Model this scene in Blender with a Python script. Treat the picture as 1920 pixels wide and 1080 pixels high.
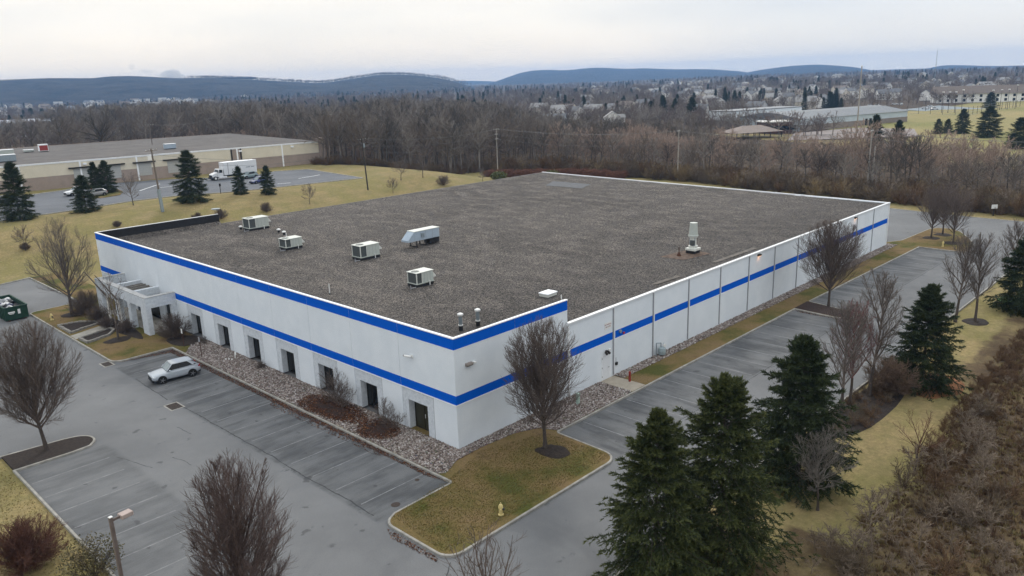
import bpy, bmesh, math, random
import numpy as np
from mathutils import Matrix, Vector
random.seed(7)
RNG = np.random.default_rng(11)
for o in list(bpy.data.objects): bpy.data.objects.remove(o)
S = bpy.context.scene
COL = S.collection

# ------------------------------------------------------------------ camera
CAM_M = [[0.6886146, 0.2085704, -0.6944842], [-0.7244413, 0.1562234, -0.6714009], [-0.0315395, 0.9654495, 0.2586746]]
CAM_P = Vector((-33.5246, -38.1937, 25.3344))
F = 1460.915
cd = bpy.data.cameras.new('camera'); cam = bpy.data.objects.new('camera', cd); COL.objects.link(cam)
m4 = Matrix(CAM_M).to_4x4(); m4.translation = CAM_P; cam.matrix_world = m4
cd.sensor_width = 36; cd.lens = F/1920*36; cd.clip_start = 0.5; cd.clip_end = 60000
S.camera = cam

# ------------------------------------------------------------------ world, sun, exposure
W = bpy.data.worlds.new('World'); S.world = W; W.use_nodes = True
wn = W.node_tree; wn.nodes.clear()
SUN_AZ, SUN_EL = math.radians(38), math.radians(34)      # direction the light comes from (angle from +X)
def wnode(t, **k):
    n = wn.nodes.new(t)
    for a, b in k.items(): setattr(n, a, b)
    return n
wout = wnode('ShaderNodeOutputWorld')
sky = wnode('ShaderNodeTexSky', sky_type='NISHITA'); sky.sun_disc = False
sky.sun_elevation = SUN_EL; sky.sun_rotation = math.pi/2-SUN_AZ
bg1 = wnode('ShaderNodeBackground'); bg1.inputs[1].default_value = 0.06
wn.links.new(sky.outputs[0], bg1.inputs[0])
tc = wnode('ShaderNodeTexCoord')
mp = wnode('ShaderNodeMapping'); mp.inputs['Scale'].default_value = (1.0, 1.0, 4.5)
wn.links.new(tc.outputs['Generated'], mp.inputs[0])
nz = wnode('ShaderNodeTexNoise'); nz.inputs['Scale'].default_value = 1.5; nz.inputs['Detail'].default_value = 6; nz.inputs['Roughness'].default_value = .5; nz.inputs['Distortion'].default_value = .25
wn.links.new(mp.outputs[0], nz.inputs[0])
cr = wnode('ShaderNodeValToRGB')
cr.color_ramp.elements[0].position = .32; cr.color_ramp.elements[0].color = (.74, .775, .82, 1)
cr.color_ramp.elements[1].position = .62; cr.color_ramp.elements[1].color = (1.0, .99, .97, 1)
wn.links.new(nz.outputs[0], cr.inputs[0])
# the cloud deck is thinner, brighter and warmer round the low sun, and thickest straight opposite
dt = wnode('ShaderNodeVectorMath', operation='DOT_PRODUCT'); dt.inputs[1].default_value = (math.cos(math.radians(62))*.97, math.sin(math.radians(62))*.97, .2)
wn.links.new(tc.outputs['Generated'], dt.inputs[0])
mr = wnode('ShaderNodeMapRange', interpolation_type='SMOOTHERSTEP'); mr.inputs[1].default_value = .72; mr.inputs[2].default_value = 1.0
wn.links.new(dt.outputs['Value'], mr.inputs[0])
mx = wnode('ShaderNodeMix', data_type='RGBA', blend_type='MULTIPLY'); mx.inputs[0].default_value = 1
gl = wnode('ShaderNodeValToRGB'); gl.color_ramp.elements[0].color = (.94, .965, .985, 1); gl.color_ramp.elements[1].color = (1.14, 1.09, 1.01, 1)
wn.links.new(mr.outputs[0], gl.inputs[0])
wn.links.new(cr.outputs[0], mx.inputs[6]); wn.links.new(gl.outputs[0], mx.inputs[7])
# an overcast sky is brighter overhead than at the horizon
sx = wnode('ShaderNodeSeparateXYZ'); wn.links.new(tc.outputs['Generated'], sx.inputs[0])
zr = wnode('ShaderNodeMapRange'); zr.inputs[1].default_value = .12; zr.inputs[2].default_value = .9; zr.inputs[3].default_value = 1.0; zr.inputs[4].default_value = 1.75; wn.links.new(sx.outputs[2], zr.inputs[0])
mz = wnode('ShaderNodeMix', data_type='RGBA', blend_type='MULTIPLY'); mz.inputs[0].default_value = 1; wn.links.new(mx.outputs[2], mz.inputs[6]); wn.links.new(zr.outputs[0], mz.inputs[7])
bg2 = wnode('ShaderNodeBackground'); bg2.inputs[1].default_value = .92
# the lowest band of the cloud deck is bright and slightly warm
hb_ = wnode('ShaderNodeMapRange', interpolation_type='SMOOTHSTEP'); hb_.inputs[1].default_value = .0; hb_.inputs[2].default_value = .085; wn.links.new(sx.outputs[2], hb_.inputs[0])
hc = wnode('ShaderNodeMix', data_type='RGBA'); wn.links.new(hb_.outputs[0], hc.inputs[0]); hc.inputs[6].default_value = (1.22, 1.10, .95, 1); hc.inputs[7].default_value = (1, 1, 1, 1)
mh = wnode('ShaderNodeMix', data_type='RGBA', blend_type='MULTIPLY'); mh.inputs[0].default_value = 1; wn.links.new(mz.outputs[2], mh.inputs[6]); wn.links.new(hc.outputs[2], mh.inputs[7])
wn.links.new(mh.outputs[2], bg2.inputs[0])
ms = wnode('ShaderNodeMixShader'); ms.inputs[0].default_value = .94
wn.links.new(bg1.outputs[0], ms.inputs[1]); wn.links.new(bg2.outputs[0], ms.inputs[2]); wn.links.new(ms.outputs[0], wout.inputs[0])
sl = bpy.data.lights.new('sun', 'SUN'); sl.energy = 1.3; sl.angle = math.radians(12); sl.color = (1, .95, .87)
so = bpy.data.objects.new('sun', sl); COL.objects.link(so)
so.rotation_euler = Vector((-math.cos(SUN_AZ)*math.cos(SUN_EL), -math.sin(SUN_AZ)*math.cos(SUN_EL), -math.sin(SUN_EL))).to_track_quat('-Z', 'Y').to_euler()
S.view_settings.view_transform = 'Standard'; S.view_settings.look = 'None'
S.view_settings.exposure = 0.16; S.view_settings.gamma = 1
S.render.engine = 'CYCLES'
S.cycles.use_adaptive_sampling = True; S.cycles.adaptive_threshold = .02; S.cycles.max_bounces = 4; S.cycles.diffuse_bounces = 2; S.cycles.glossy_bounces = 2; S.cycles.transparent_max_bounces = 8
S.cycles.volume_bounces = 0

# ------------------------------------------------------------------ helpers
def sst(a, b, x):
    t = np.clip((np.asarray(x, float)-a)/(b-a), 0, 1); return t*t*(3-2*t)
def T(x, y):
    """height of the land above the yard's kerb level"""
    x = np.asarray(x, float); y = np.asarray(y, float)
    t = 4.4*sst(90, 113, y)*(1-sst(88, 118, x))                       # the neighbour's yard stands higher
    r = np.hypot(x, y); b = np.degrees(np.arctan2(y, x))
    A = 7*(1-sst(24, 40, b))
    t = t+A*sst(520, 1700, r)*(x > 0)
    return t-.16*(1-sst(200, 260, r))
def g(px, py, z=None):
    """point of the land seen along a line of sight of the survey photo (z: plane height, else the terrain)"""
    d = Vector(((px-960)/F, -(py-540)/F, -1)); d = Matrix(CAM_M) @ d
    zz = 0 if z is None else z
    for _ in range(1 if z is not None else 30):
        t = (zz-CAM_P.z)/d.z; p = CAM_P+d*t
        if z is None: zz = .5*zz+.5*float(T(p.x, p.y))
    return p
def smooth_noise(n, seed=0):
    return np.random.default_rng(seed).random(n)

_m = {}
def mat(name, col, rough=.8, var=.15, scale=3.0, bump=0.0, bscale=None, metal=0.0, spec=.3, col2=None, detail=6, stretch=None):
    """procedural material: base colour mottled by noise, optional relief"""
    if name in _m: return _m[name]
    m = bpy.data.materials.new(name); m.use_nodes = True; nt = m.node_tree; b = nt.nodes['Principled BSDF']
    b.inputs['Roughness'].default_value = rough; b.inputs['Metallic'].default_value = metal; b.inputs['Specular IOR Level'].default_value = spec
    c = np.array(col, float); c2 = np.array(col2, float) if col2 is not None else c*(1+var); c1 = c if col2 is not None else c*(1-var)
    tcn = nt.nodes.new('ShaderNodeTexCoord'); n = nt.nodes.new('ShaderNodeTexNoise'); n.inputs['Scale'].default_value = scale; n.inputs['Detail'].default_value = detail; n.inputs['Roughness'].default_value = .6
    src = tcn.outputs['Object']
    if stretch:
        mpn = nt.nodes.new('ShaderNodeMapping'); mpn.inputs['Scale'].default_value = stretch; nt.links.new(src, mpn.inputs[0]); src = mpn.outputs[0]
    nt.links.new(src, n.inputs[0])
    r = nt.nodes.new('ShaderNodeValToRGB'); r.color_ramp.elements[0].position = .3; r.color_ramp.elements[1].position = .7
    r.color_ramp.elements[0].color = (*np.clip(c1, 0, 1), 1); r.color_ramp.elements[1].color = (*np.clip(c2, 0, 1), 1)
    nt.links.new(n.outputs[0], r.inputs[0]); nt.links.new(r.outputs[0], b.inputs['Base Color'])
    if bump:
        n2 = nt.nodes.new('ShaderNodeTexNoise'); n2.inputs['Scale'].default_value = bscale or scale*4; n2.inputs['Detail'].default_value = 4; nt.links.new(src, n2.inputs[0])
        bp = nt.nodes.new('ShaderNodeBump'); bp.inputs['Strength'].default_value = bump; bp.inputs['Distance'].default_value = .05
        nt.links.new(n2.outputs[0], bp.inputs['Height']); nt.links.new(bp.outputs[0], b.inputs['Normal'])
    _m[name] = m; return m
class NT:
    """tiny node-graph writer"""
    def __init__(s, name, rough=.9, spec=.2):
        s.m = bpy.data.materials.new(name); s.m.use_nodes = True; s.t = s.m.node_tree; s.b = s.t.nodes['Principled BSDF']
        s.b.inputs['Roughness'].default_value = rough; s.b.inputs['Specular IOR Level'].default_value = spec
        s.geo = s.t.nodes.new('ShaderNodeNewGeometry'); s.pos = s.geo.outputs['Position']
    def link(s, a, b): s.t.links.new(a, b)
    def noise(s, scale, detail=4, rough=.6, stretch=None, dist=0, src=None):
        src = src or s.pos
        if stretch:
            mp_ = s.t.nodes.new('ShaderNodeMapping'); mp_.inputs['Scale'].default_value = stretch; s.link(src, mp_.inputs[0]); src = mp_.outputs[0]
        n = s.t.nodes.new('ShaderNodeTexNoise'); n.inputs['Scale'].default_value = scale; n.inputs['Detail'].default_value = detail; n.inputs['Roughness'].default_value = rough; n.inputs['Distortion'].default_value = dist
        s.link(src, n.inputs[0]); return n.outputs[0]
    def voro(s, scale, out='Color'):
        n = s.t.nodes.new('ShaderNodeTexVoronoi'); n.inputs['Scale'].default_value = scale; s.link(s.pos, n.inputs[0]); return n.outputs[out]
    def ramp(s, f, stops):
        r = s.t.nodes.new('ShaderNodeValToRGB'); e = r.color_ramp.elements
        e[0].position, e[0].color = stops[0][0], (*stops[0][1], 1); e[1].position, e[1].color = stops[-1][0], (*stops[-1][1], 1)
        for p, c in stops[1:-1]:
            q = e.new(p); q.color = (*c, 1)
        s.link(f, r.inputs[0]); return r.outputs[0]
    def step(s, f, a, b, lo=0, hi=1):
        r = s.t.nodes.new('ShaderNodeMapRange'); r.interpolation_type = 'SMOOTHSTEP'
        for i, v in enumerate((a, b, lo, hi)): r.inputs[i+1].default_value = v
        s.link(f, r.inputs[0]); return r.outputs[0]
    def math(s, op, a, b):
        n = s.t.nodes.new('ShaderNodeMath'); n.operation = op
        for i, v in enumerate((a, b)):
            if isinstance(v, (int, float)): n.inputs[i].default_value = v
            else: s.link(v, n.inputs[i])
        return n.outputs[0]
    def mix(s, f, a, b, mode='MIX'):
        n = s.t.nodes.new('ShaderNodeMix'); n.data_type = 'RGBA'; n.blend_type = mode
        for i, v in ((0, f), (6, a), (7, b)):
            if isinstance(v, (int, float)): n.inputs[i].default_value = v
            elif isinstance(v, tuple): n.inputs[i].default_value = (*v, 1)
            else: s.link(v, n.inputs[i])
        return n.outputs[2]
    def attr(s, name, out='Fac'):
        n = s.t.nodes.new('ShaderNodeAttribute'); n.attribute_name = name; return n.outputs[out]
    def xyz(s):
        n = s.t.nodes.new('ShaderNodeSeparateXYZ'); s.link(s.pos, n.inputs[0]); return n.outputs
    def color(s, c): s.link(c, s.b.inputs['Base Color'])
    def bump(s, h, strength=.5, dist=.05):
        n = s.t.nodes.new('ShaderNodeBump'); n.inputs['Strength'].default_value = strength; n.inputs['Distance'].default_value = dist
        s.link(h, n.inputs['Height']); s.link(n.outputs[0], s.b.inputs['Normal'])

def tag(o, label=None, cat=None, group=None, kind=None):
    if label: o['label'] = label
    if cat: o['category'] = cat
    if group: o['group'] = group
    if kind: o['kind'] = kind
    return o
def link_mesh(name, me, parent=None, loc=None, rz=None):
    o = bpy.data.objects.new(name, me); COL.objects.link(o)
    if parent is not None: o.parent = parent
    if loc is not None: o.location = loc
    if rz is not None: o.rotation_euler = (0, 0, rz)
    return o
def empty(name, loc=(0, 0, 0), rz=0):
    o = bpy.data.objects.new(name, None); COL.objects.link(o); o.location = loc; o.rotation_euler = (0, 0, rz); o.empty_display_size = .2; return o
def thing(name, label, cat, loc=(0, 0, 0), rz=0, group=None):
    return tag(empty(name, loc, rz), label, cat, group)
def children(o): return [c for c in bpy.data.objects if c.parent == o]
def dup(o, loc, rz=None, label=None, scale=None, parent=None, group=None):
    kids = KIDS.get(o.name)
    if kids is None: kids = KIDS[o.name] = children(o)
    c = o.copy(); COL.objects.link(c)
    if loc is not None: c.location = loc
    if rz is not None: c.rotation_euler = (0, 0, rz)
    if label: c['label'] = label
    if group: c['group'] = group
    if scale: c.scale = (scale,)*3 if not hasattr(scale, '__len__') else scale
    c.parent = parent
    for k in kids: dup(k, None, parent=c)
    return c
KIDS = {}

class MB:
    def __init__(s): s.v = []; s.f = []
    def add(s, vs, fs):
        n = len(s.v); s.v += [tuple(map(float, v)) for v in vs]; s.f += [tuple(i+n for i in f) for f in fs]; return s
    def box(s, x0, x1, y0, y1, z0, z1):
        return s.add([(x, y, z) for z in (z0, z1) for x, y in ((x0, y0), (x1, y0), (x1, y1), (x0, y1))],
                     [(3, 2, 1, 0), (4, 5, 6, 7), (0, 1, 5, 4), (1, 2, 6, 5), (2, 3, 7, 6), (3, 0, 4, 7)])
    def cyl(s, a, b, r0, r1=None, n=10, cap=True):
        a = Vector(a); b = Vector(b); r1 = r0 if r1 is None else r1
        d = (b-a).normalized(); u = d.orthogonal().normalized(); w = d.cross(u); vs = []
        for c, r in ((a, r0), (b, r1)):
            for i in range(n):
                t = 2*math.pi*i/n; vs.append(c+(u*math.cos(t)+w*math.sin(t))*r)
        fs = [(i, (i+1) % n, n+(i+1) % n, n+i) for i in range(n)]
        if cap: fs += [tuple(range(n-1, -1, -1)), tuple(range(n, 2*n))]
        return s.add(vs, fs)
    def lathe(s, prof, c=(0, 0, 0), n=12):
        vs = []; 
        for r, z in prof:
            for i in range(n): vs.append((c[0]+r*math.cos(2*math.pi*i/n), c[1]+r*math.sin(2*math.pi*i/n), c[2]+z))
        fs = [(k*n+i, k*n+(i+1) % n, (k+1)*n+(i+1) % n, (k+1)*n+i) for k in range(len(prof)-1) for i in range(n)]
        fs += [tuple(range(n-1, -1, -1)), tuple(range((len(prof)-1)*n, len(prof)*n))]
        return s.add(vs, fs)
    def prism(s, poly, z0, z1):
        n = len(poly); a = sum(poly[i][0]*poly[(i+1) % n][1]-poly[(i+1) % n][0]*poly[i][1] for i in range(n))
        if a < 0: poly = poly[::-1]
        return s.add([(x, y, z0) for x, y in poly]+[(x, y, z1) for x, y in poly],
                     [tuple(range(n-1, -1, -1)), tuple(range(n, 2*n))]+[(i, (i+1) % n, n+(i+1) % n, n+i) for i in range(n)])
    def extr(s, poly, axis, a, b):
        """polygon in the plane across axis ('x' or 'y'), extruded from a to b"""
        n = len(poly)
        P = (lambda t, u, v: (t, u, v)) if axis == 'x' else (lambda t, u, v: (u, t, v))
        return s.add([P(a, u, v) for u, v in poly]+[P(b, u, v) for u, v in poly],
                     [tuple(range(n)), tuple(range(2*n-1, n-1, -1))]+[(i, n+i, n+(i+1) % n, (i+1) % n) for i in range(n)])
    def mesh(s, name, m, smooth=False, fix=True):
        me = bpy.data.meshes.new(name); me.from_pydata(s.v, [], s.f); me.materials.append(m)
        if fix:
            bm = bmesh.new(); bm.from_mesh(me); bmesh.ops.recalc_face_normals(bm, faces=bm.faces)
            if any(len(f.verts) > 4 for f in bm.faces): bmesh.ops.triangulate(bm, faces=[f for f in bm.faces if len(f.verts) > 4])
            bm.to_mesh(me); bm.free()
        if smooth: me.polygons.foreach_set('use_smooth', [True]*len(me.polygons))
        me.update(); return me
    def build(s, name, m, parent=None, loc=None, rz=None, smooth=False, bevel=0, fix=True):
        o = link_mesh(name, s.mesh(name, m, smooth, fix), parent, loc, rz)
        if bevel:
            b = o.modifiers.new('bevel', 'BEVEL'); b.width = bevel; b.segments = 1; b.limit_method = 'ANGLE'
        return o
def np_mesh(name, V, Fc, m, smooth=False, attrs=None):
    V = np.asarray(V, np.float32); Fc = np.asarray(Fc, np.int32); k = Fc.shape[1]
    me = bpy.data.meshes.new(name); me.vertices.add(len(V)); me.vertices.foreach_set('co', V.ravel())
    me.loops.add(Fc.size); me.loops.foreach_set('vertex_index', Fc.ravel()); me.polygons.add(len(Fc))
    me.polygons.foreach_set('loop_start', np.arange(0, Fc.size, k, dtype=np.int32)); me.polygons.foreach_set('loop_total', np.full(len(Fc), k, np.int32))
    if smooth: me.polygons.foreach_set('use_smooth', np.ones(len(Fc), bool))
    me.update(calc_edges=True); me.materials.append(m)
    for an, av in (attrs or {}).items():
        a = me.attributes.new(an, 'FLOAT', 'POINT'); a.data.foreach_set('value', np.asarray(av, np.float32))
    return me
def inpoly(x, y, poly):
    c = np.zeros(len(x), bool); n = len(poly)
    for i in range(n):
        x1, y1 = poly[i]; x2, y2 = poly[(i+1) % n]
        if y1 == y2: continue
        k = ((y1 > y) != (y2 > y)) & (x < (x2-x1)*(y-y1)/(y2-y1)+x1); c ^= k
    return c
def scatter_pts(poly, n, seed):
    r = np.random.default_rng(seed); P = np.array(poly); lo, hi = P.min(0), P.max(0); out = []
    k = 0
    while k < n:
        q = r.random((n*2, 2))*(hi-lo)+lo; q = q[inpoly(q[:, 0], q[:, 1], poly)]; out.append(q); k += len(q)
    return np.concatenate(out)[:n]
def instancer(name, pts, protos, scales, label=None, cat=None, seed=1, tilt=0.0, kind='stuff', group=None, sz=None):
    """one object that repeats small prototypes on points (geometry nodes)"""
    r = np.random.default_rng(seed); n = len(pts)
    me = bpy.data.meshes.new(name); me.vertices.add(n); me.vertices.foreach_set('co', np.asarray(pts, np.float32).ravel()); me.update()
    rot = np.stack([(r.random(n)-.5)*tilt, (r.random(n)-.5)*tilt, r.random(n)*6.283], 1)
    a = me.attributes.new('rot', 'FLOAT_VECTOR', 'POINT'); a.data.foreach_set('vector', rot.astype(np.float32).ravel())
    sv = np.stack([scales, scales, scales*(sz if sz is not None else 1)], 1) 
    a = me.attributes.new('scl', 'FLOAT_VECTOR', 'POINT'); a.data.foreach_set('vector', sv.astype(np.float32).ravel())
    a = me.attributes.new('idx', 'INT', 'POINT'); a.data.foreach_set('value', r.integers(0, len(protos), n).astype(np.int32))
    o = link_mesh(name, me)
    col = bpy.data.collections.new(name+'_kinds')
    for i, p in enumerate(protos):
        q = bpy.data.objects.new('%s_kind_%02d' % (name, i), p); col.objects.link(q)
    ng = bpy.data.node_groups.new(name, 'GeometryNodeTree')
    ng.interface.new_socket('Geometry', in_out='INPUT', socket_type='NodeSocketGeometry'); ng.interface.new_socket('Geometry', in_out='OUTPUT', socket_type='NodeSocketGeometry')
    gi = ng.nodes.new('NodeGroupInput'); go = ng.nodes.new('NodeGroupOutput'); ip = ng.nodes.new('GeometryNodeInstanceOnPoints')
    ci = ng.nodes.new('GeometryNodeCollectionInfo'); ci.inputs[0].default_value = col; ci.inputs['Separate Children'].default_value = True; ci.inputs['Reset Children'].default_value = True
    ip.inputs['Pick Instance'].default_value = True
    ng.links.new(gi.outputs[0], ip.inputs['Points']); ng.links.new(ci.outputs[0], ip.inputs['Instance'])
    for nm, ty, sk in (('rot', 'FLOAT_VECTOR', 'Rotation'), ('scl', 'FLOAT_VECTOR', 'Scale'), ('idx', 'INT', 'Instance Index')):
        na = ng.nodes.new('GeometryNodeInputNamedAttribute'); na.data_type = ty; na.inputs[0].default_value = nm
        out = [s_ for s_ in na.outputs if s_.enabled and s_.name == 'Attribute'][0]
        ng.links.new(out, ip.inputs[sk])
    ng.links.new(ip.outputs[0], go.inputs[0])
    md = o.modifiers.new('scatter', 'NODES'); md.node_group = ng
    return tag(o, label, cat, group, kind)
# ------------------------------------------------------------------ vegetation builders
def nrm(a): return a/np.maximum(np.linalg.norm(a, axis=-1, keepdims=True), 1e-9)
def sweep(P, R, sides):
    """tubes round M polylines P (M,N,3) with radii R (M,N)"""
    M_, N_, _ = P.shape
    t = np.empty_like(P); t[:, 1:-1] = P[:, 2:]-P[:, :-2]; t[:, 0] = P[:, 1]-P[:, 0]; t[:, -1] = P[:, -1]-P[:, -2]; t = nrm(t)
    ref = np.where(np.abs(t[..., 2:3]) > .9, np.array([1., 0, 0]), np.array([0, 0, 1.])); u = nrm(np.cross(t, ref)); w = np.cross(t, u)
    a = np.arange(sides)*2*np.pi/sides
    V = P[:, :, None]+R[:, :, None, None]*(u[:, :, None]*np.cos(a)[:, None]+w[:, :, None]*np.sin(a)[:, None])
    idx = np.arange(M_*N_*sides).reshape(M_, N_, sides); j = np.roll(np.arange(sides), -1)
    Q = np.stack([idx[:, :-1, :], idx[:, :-1][:, :, j], idx[:, 1:][:, :, j], idx[:, 1:]], -1).reshape(-1, 4)
    return V.reshape(-1, 3), Q
def grow(st, d, L, n, up, noise, r, curl=0):
    P = [st]; D = [d]; st = st.copy(); d = d.copy()
    for i in range(n):
        d = nrm(d+np.array([0, 0, up])/n*4+r.normal(0, noise, d.shape)); st = st+d*(L/n)[:, None]; P.append(st); D.append(d)
    return np.stack(P, 1), np.stack(D, 1)
def kids(P, D, L, R0, R1, per, t0, t1, ang, frac, r, tp=.6):
    """start points, directions, lengths and radii of per children along each branch"""
    M_, N_, _ = P.shape; t = t0+(t1-t0)*((np.arange(per)[None]+r.random((M_, per)))/per); x = t*(N_-1); i = np.minimum(x.astype(int), N_-2); f = (x-i)[..., None]
    m = np.arange(M_)[:, None]; st = P[m, i]*(1-f)+P[m, i+1]*f; d = D[m, i]
    ref = nrm(r.normal(0, 1, d.shape)); side = nrm(np.cross(d, ref)); a = (ang*(.7+.6*r.random((M_, per))))[..., None]
    nd = nrm(d*np.cos(a)+side*np.sin(a)); ln = L[:, None]*frac*(1-tp*t)*(.7+.6*r.random((M_, per)))
    rad = (R0[:, None]*(1-t)+R1[:, None]*t)
    return st.reshape(-1, 3), nd.reshape(-1, 3), ln.ravel(), rad.ravel()
def egg_limit(st, d, L, c, rad, r, lo=.8, hi=1.08):
    """shorten shoots where they would leave the crown's egg"""
    o = (st-c)/rad; q = d/rad; A = (q*q).sum(1); B = (o*q).sum(1); Cc = (o*o).sum(1)-1
    disc = np.maximum(B*B-A*Cc, 0); ex = np.maximum((-B+np.sqrt(disc))/A, .15)
    return np.minimum(L, ex*(lo+(hi-lo)*r.random(len(L))))
class Wood:
    def __init__(s): s.V = []; s.Q = []; s.n = 0
    def add(s, P, R, sides):
        V, Q = sweep(P, R, sides); s.V.append(V); s.Q.append(Q+s.n); s.n += len(V)
    def mesh(s, name, m): return np_mesh(name, np.concatenate(s.V), np.concatenate(s.Q), m, smooth=True)
def taper(r0, r1, n): return r0[:, None]+(r1-r0)[:, None]*np.linspace(0, 1, n)[None]
def bare_tree(seed, H, shape='vase', nl=13, n1=15, n2=11, twig=.008, trunk_r=None, sides=(9, 5, 3), crown=None, parts=True):
    """leafless tree: returns (trunk mesh, crown mesh)"""
    r = np.random.default_rng(seed); W1 = Wood(); W2 = Wood(); tr = trunk_r or H*.014
    if shape == 'vase': th, cz, cr, chz, a0, a1, up = .17, .57, .33, .44, .12, 1.0, .30
    elif shape == 'round': th, cz, cr, chz, a0, a1, up = .22, .6, .42, .40, .25, 1.25, .12
    elif shape == 'slim': th, cz, cr, chz, a0, a1, up = .2, .58, .24, .43, .08, .75, .28
    elif shape == 'wood': th, cz, cr, chz, a0, a1, up = .38, .68, .27, .34, .2, 1.05, .16
    elif shape == 'oak': th, cz, cr, chz, a0, a1, up = .3, .62, .42, .38, .3, 1.3, .06
    elif shape == 'shrub': th, cz, cr, chz, a0, a1, up = .03, .5, .5, .5, .1, 1.3, .1
    if crown: cr, chz, cz = crown
    c = np.array([0, 0, cz*H]); rad = np.array([cr*H, cr*H*(.92+.16*r.random()), chz*H])
    lead = .9 if shape in ('slim', 'vase', 'wood') else .55
    if shape == 'shrub': lead = .1
    P0, D0 = grow(np.zeros((1, 3)), np.array([[r.normal(0, .02), r.normal(0, .02), 1.]]), np.array([H*lead]), 14, .1, .025, r)
    R0 = np.interp(np.linspace(0, 1, 15), [0, .04, th/lead if lead > th else .5, 1], [tr*1.45, tr*1.05, tr*.85, tr*.1])[None]
    kt = min(5, 3+int(th*12)); cut = max(2, int(round(th/lead*14))+1) if shape != 'shrub' else 2
    W1.add(P0[:, :cut+1], R0[:, :cut+1], sides[0])
    if shape != 'shrub': W2.add(P0[:, cut:], R0[:, cut:], sides[1])
    # limbs
    k = nl; u = (np.arange(k)+r.random(k)*.7)/k
    if shape in ('vase', 'round', 'oak', 'shrub'): tz = th+(.22 if shape != 'round' else .3)*u**1.2
    else: tz = th+(lead-th-.1)*u
    hz = tz*H; x = np.clip(hz/(H*lead)*14, 0, 13.9); i = x.astype(int); st = P0[0, i]+(P0[0, i+1]-P0[0, i])*(x-i)[:, None]
    if shape == 'shrub': st = np.stack([r.normal(0, .05*H, k), r.normal(0, .05*H, k), np.zeros(k)], 1)
    az = np.arange(k)*2.399+r.random(k)*.5; tilt = a1+(a0-a1)*u if shape in ('vase', 'round', 'oak') else (a1*(1-.45*u) if shape != 'shrub' else a0+(a1-a0)*r.random(k))
    tilt = tilt*(.85+.3*r.random(k)); d = np.stack([np.cos(az)*np.sin(tilt), np.sin(az)*np.sin(tilt), np.cos(tilt)], 1)
    L = egg_limit(st, d, np.full(k, H*.8), c, rad, r, .86, 1.02)*1.04
    P1, D1 = grow(st, d, L, 9, up*.5, .06 if shape != 'oak' else .15, r); r1 = np.interp(L/L.max(), [0, 1], [.2, .55])*tr*(1.0 if shape != 'oak' else 1.25)
    e1 = np.full(k, tr*.07); W2.add(P1, taper(r1, e1, 10), sides[1])
    s2, d2, L2, q2 = kids(P1, D1, L, r1, e1, n1, .12, .97, np.full((1, 1), .62), .48, r)
    L2 = egg_limit(s2, d2, L2, c, rad, r); P2, D2 = grow(s2, d2, L2, 5, up*.45, .07 if shape != 'oak' else .16, r); rr2 = np.minimum(q2*.55, tr*.16); e2 = np.full(len(L2), twig*.9); rr2 = np.maximum(rr2, e2*1.3)
    W2.add(P2, taper(rr2, e2, 6), sides[2])
    s3, d3, L3, q3 = kids(P2, D2, L2, rr2, e2, n2, .15, 1., np.full((1, 1), .6), .52, r, .35)
    L3 = np.maximum(egg_limit(s3, d3, L3, c, rad*1.04, r), .12); P3, D3 = grow(s3, d3, L3, 3, up*.4, .09, r); r3 = np.full(len(L3), twig); W2.add(P3, taper(r3, r3*.45, 4), 3)
    return W1, W2
def bark(name, col, col2=None, rough=.9): return mat(name, col, rough, .35, 6, .4, 30, col2=col2)
M_bark = bark('bark_grey_brown', (.075, .060, .050)); M_twig = bark('twig_red_brown', (.135, .104, .088)); M_twig2 = bark('twig_grey', (.145, .12, .105)); M_twigred = bark('twig_russet', (.11, .05, .035))
M_bud = bark('twig_red_buds', (.17, .085, .08))

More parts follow.
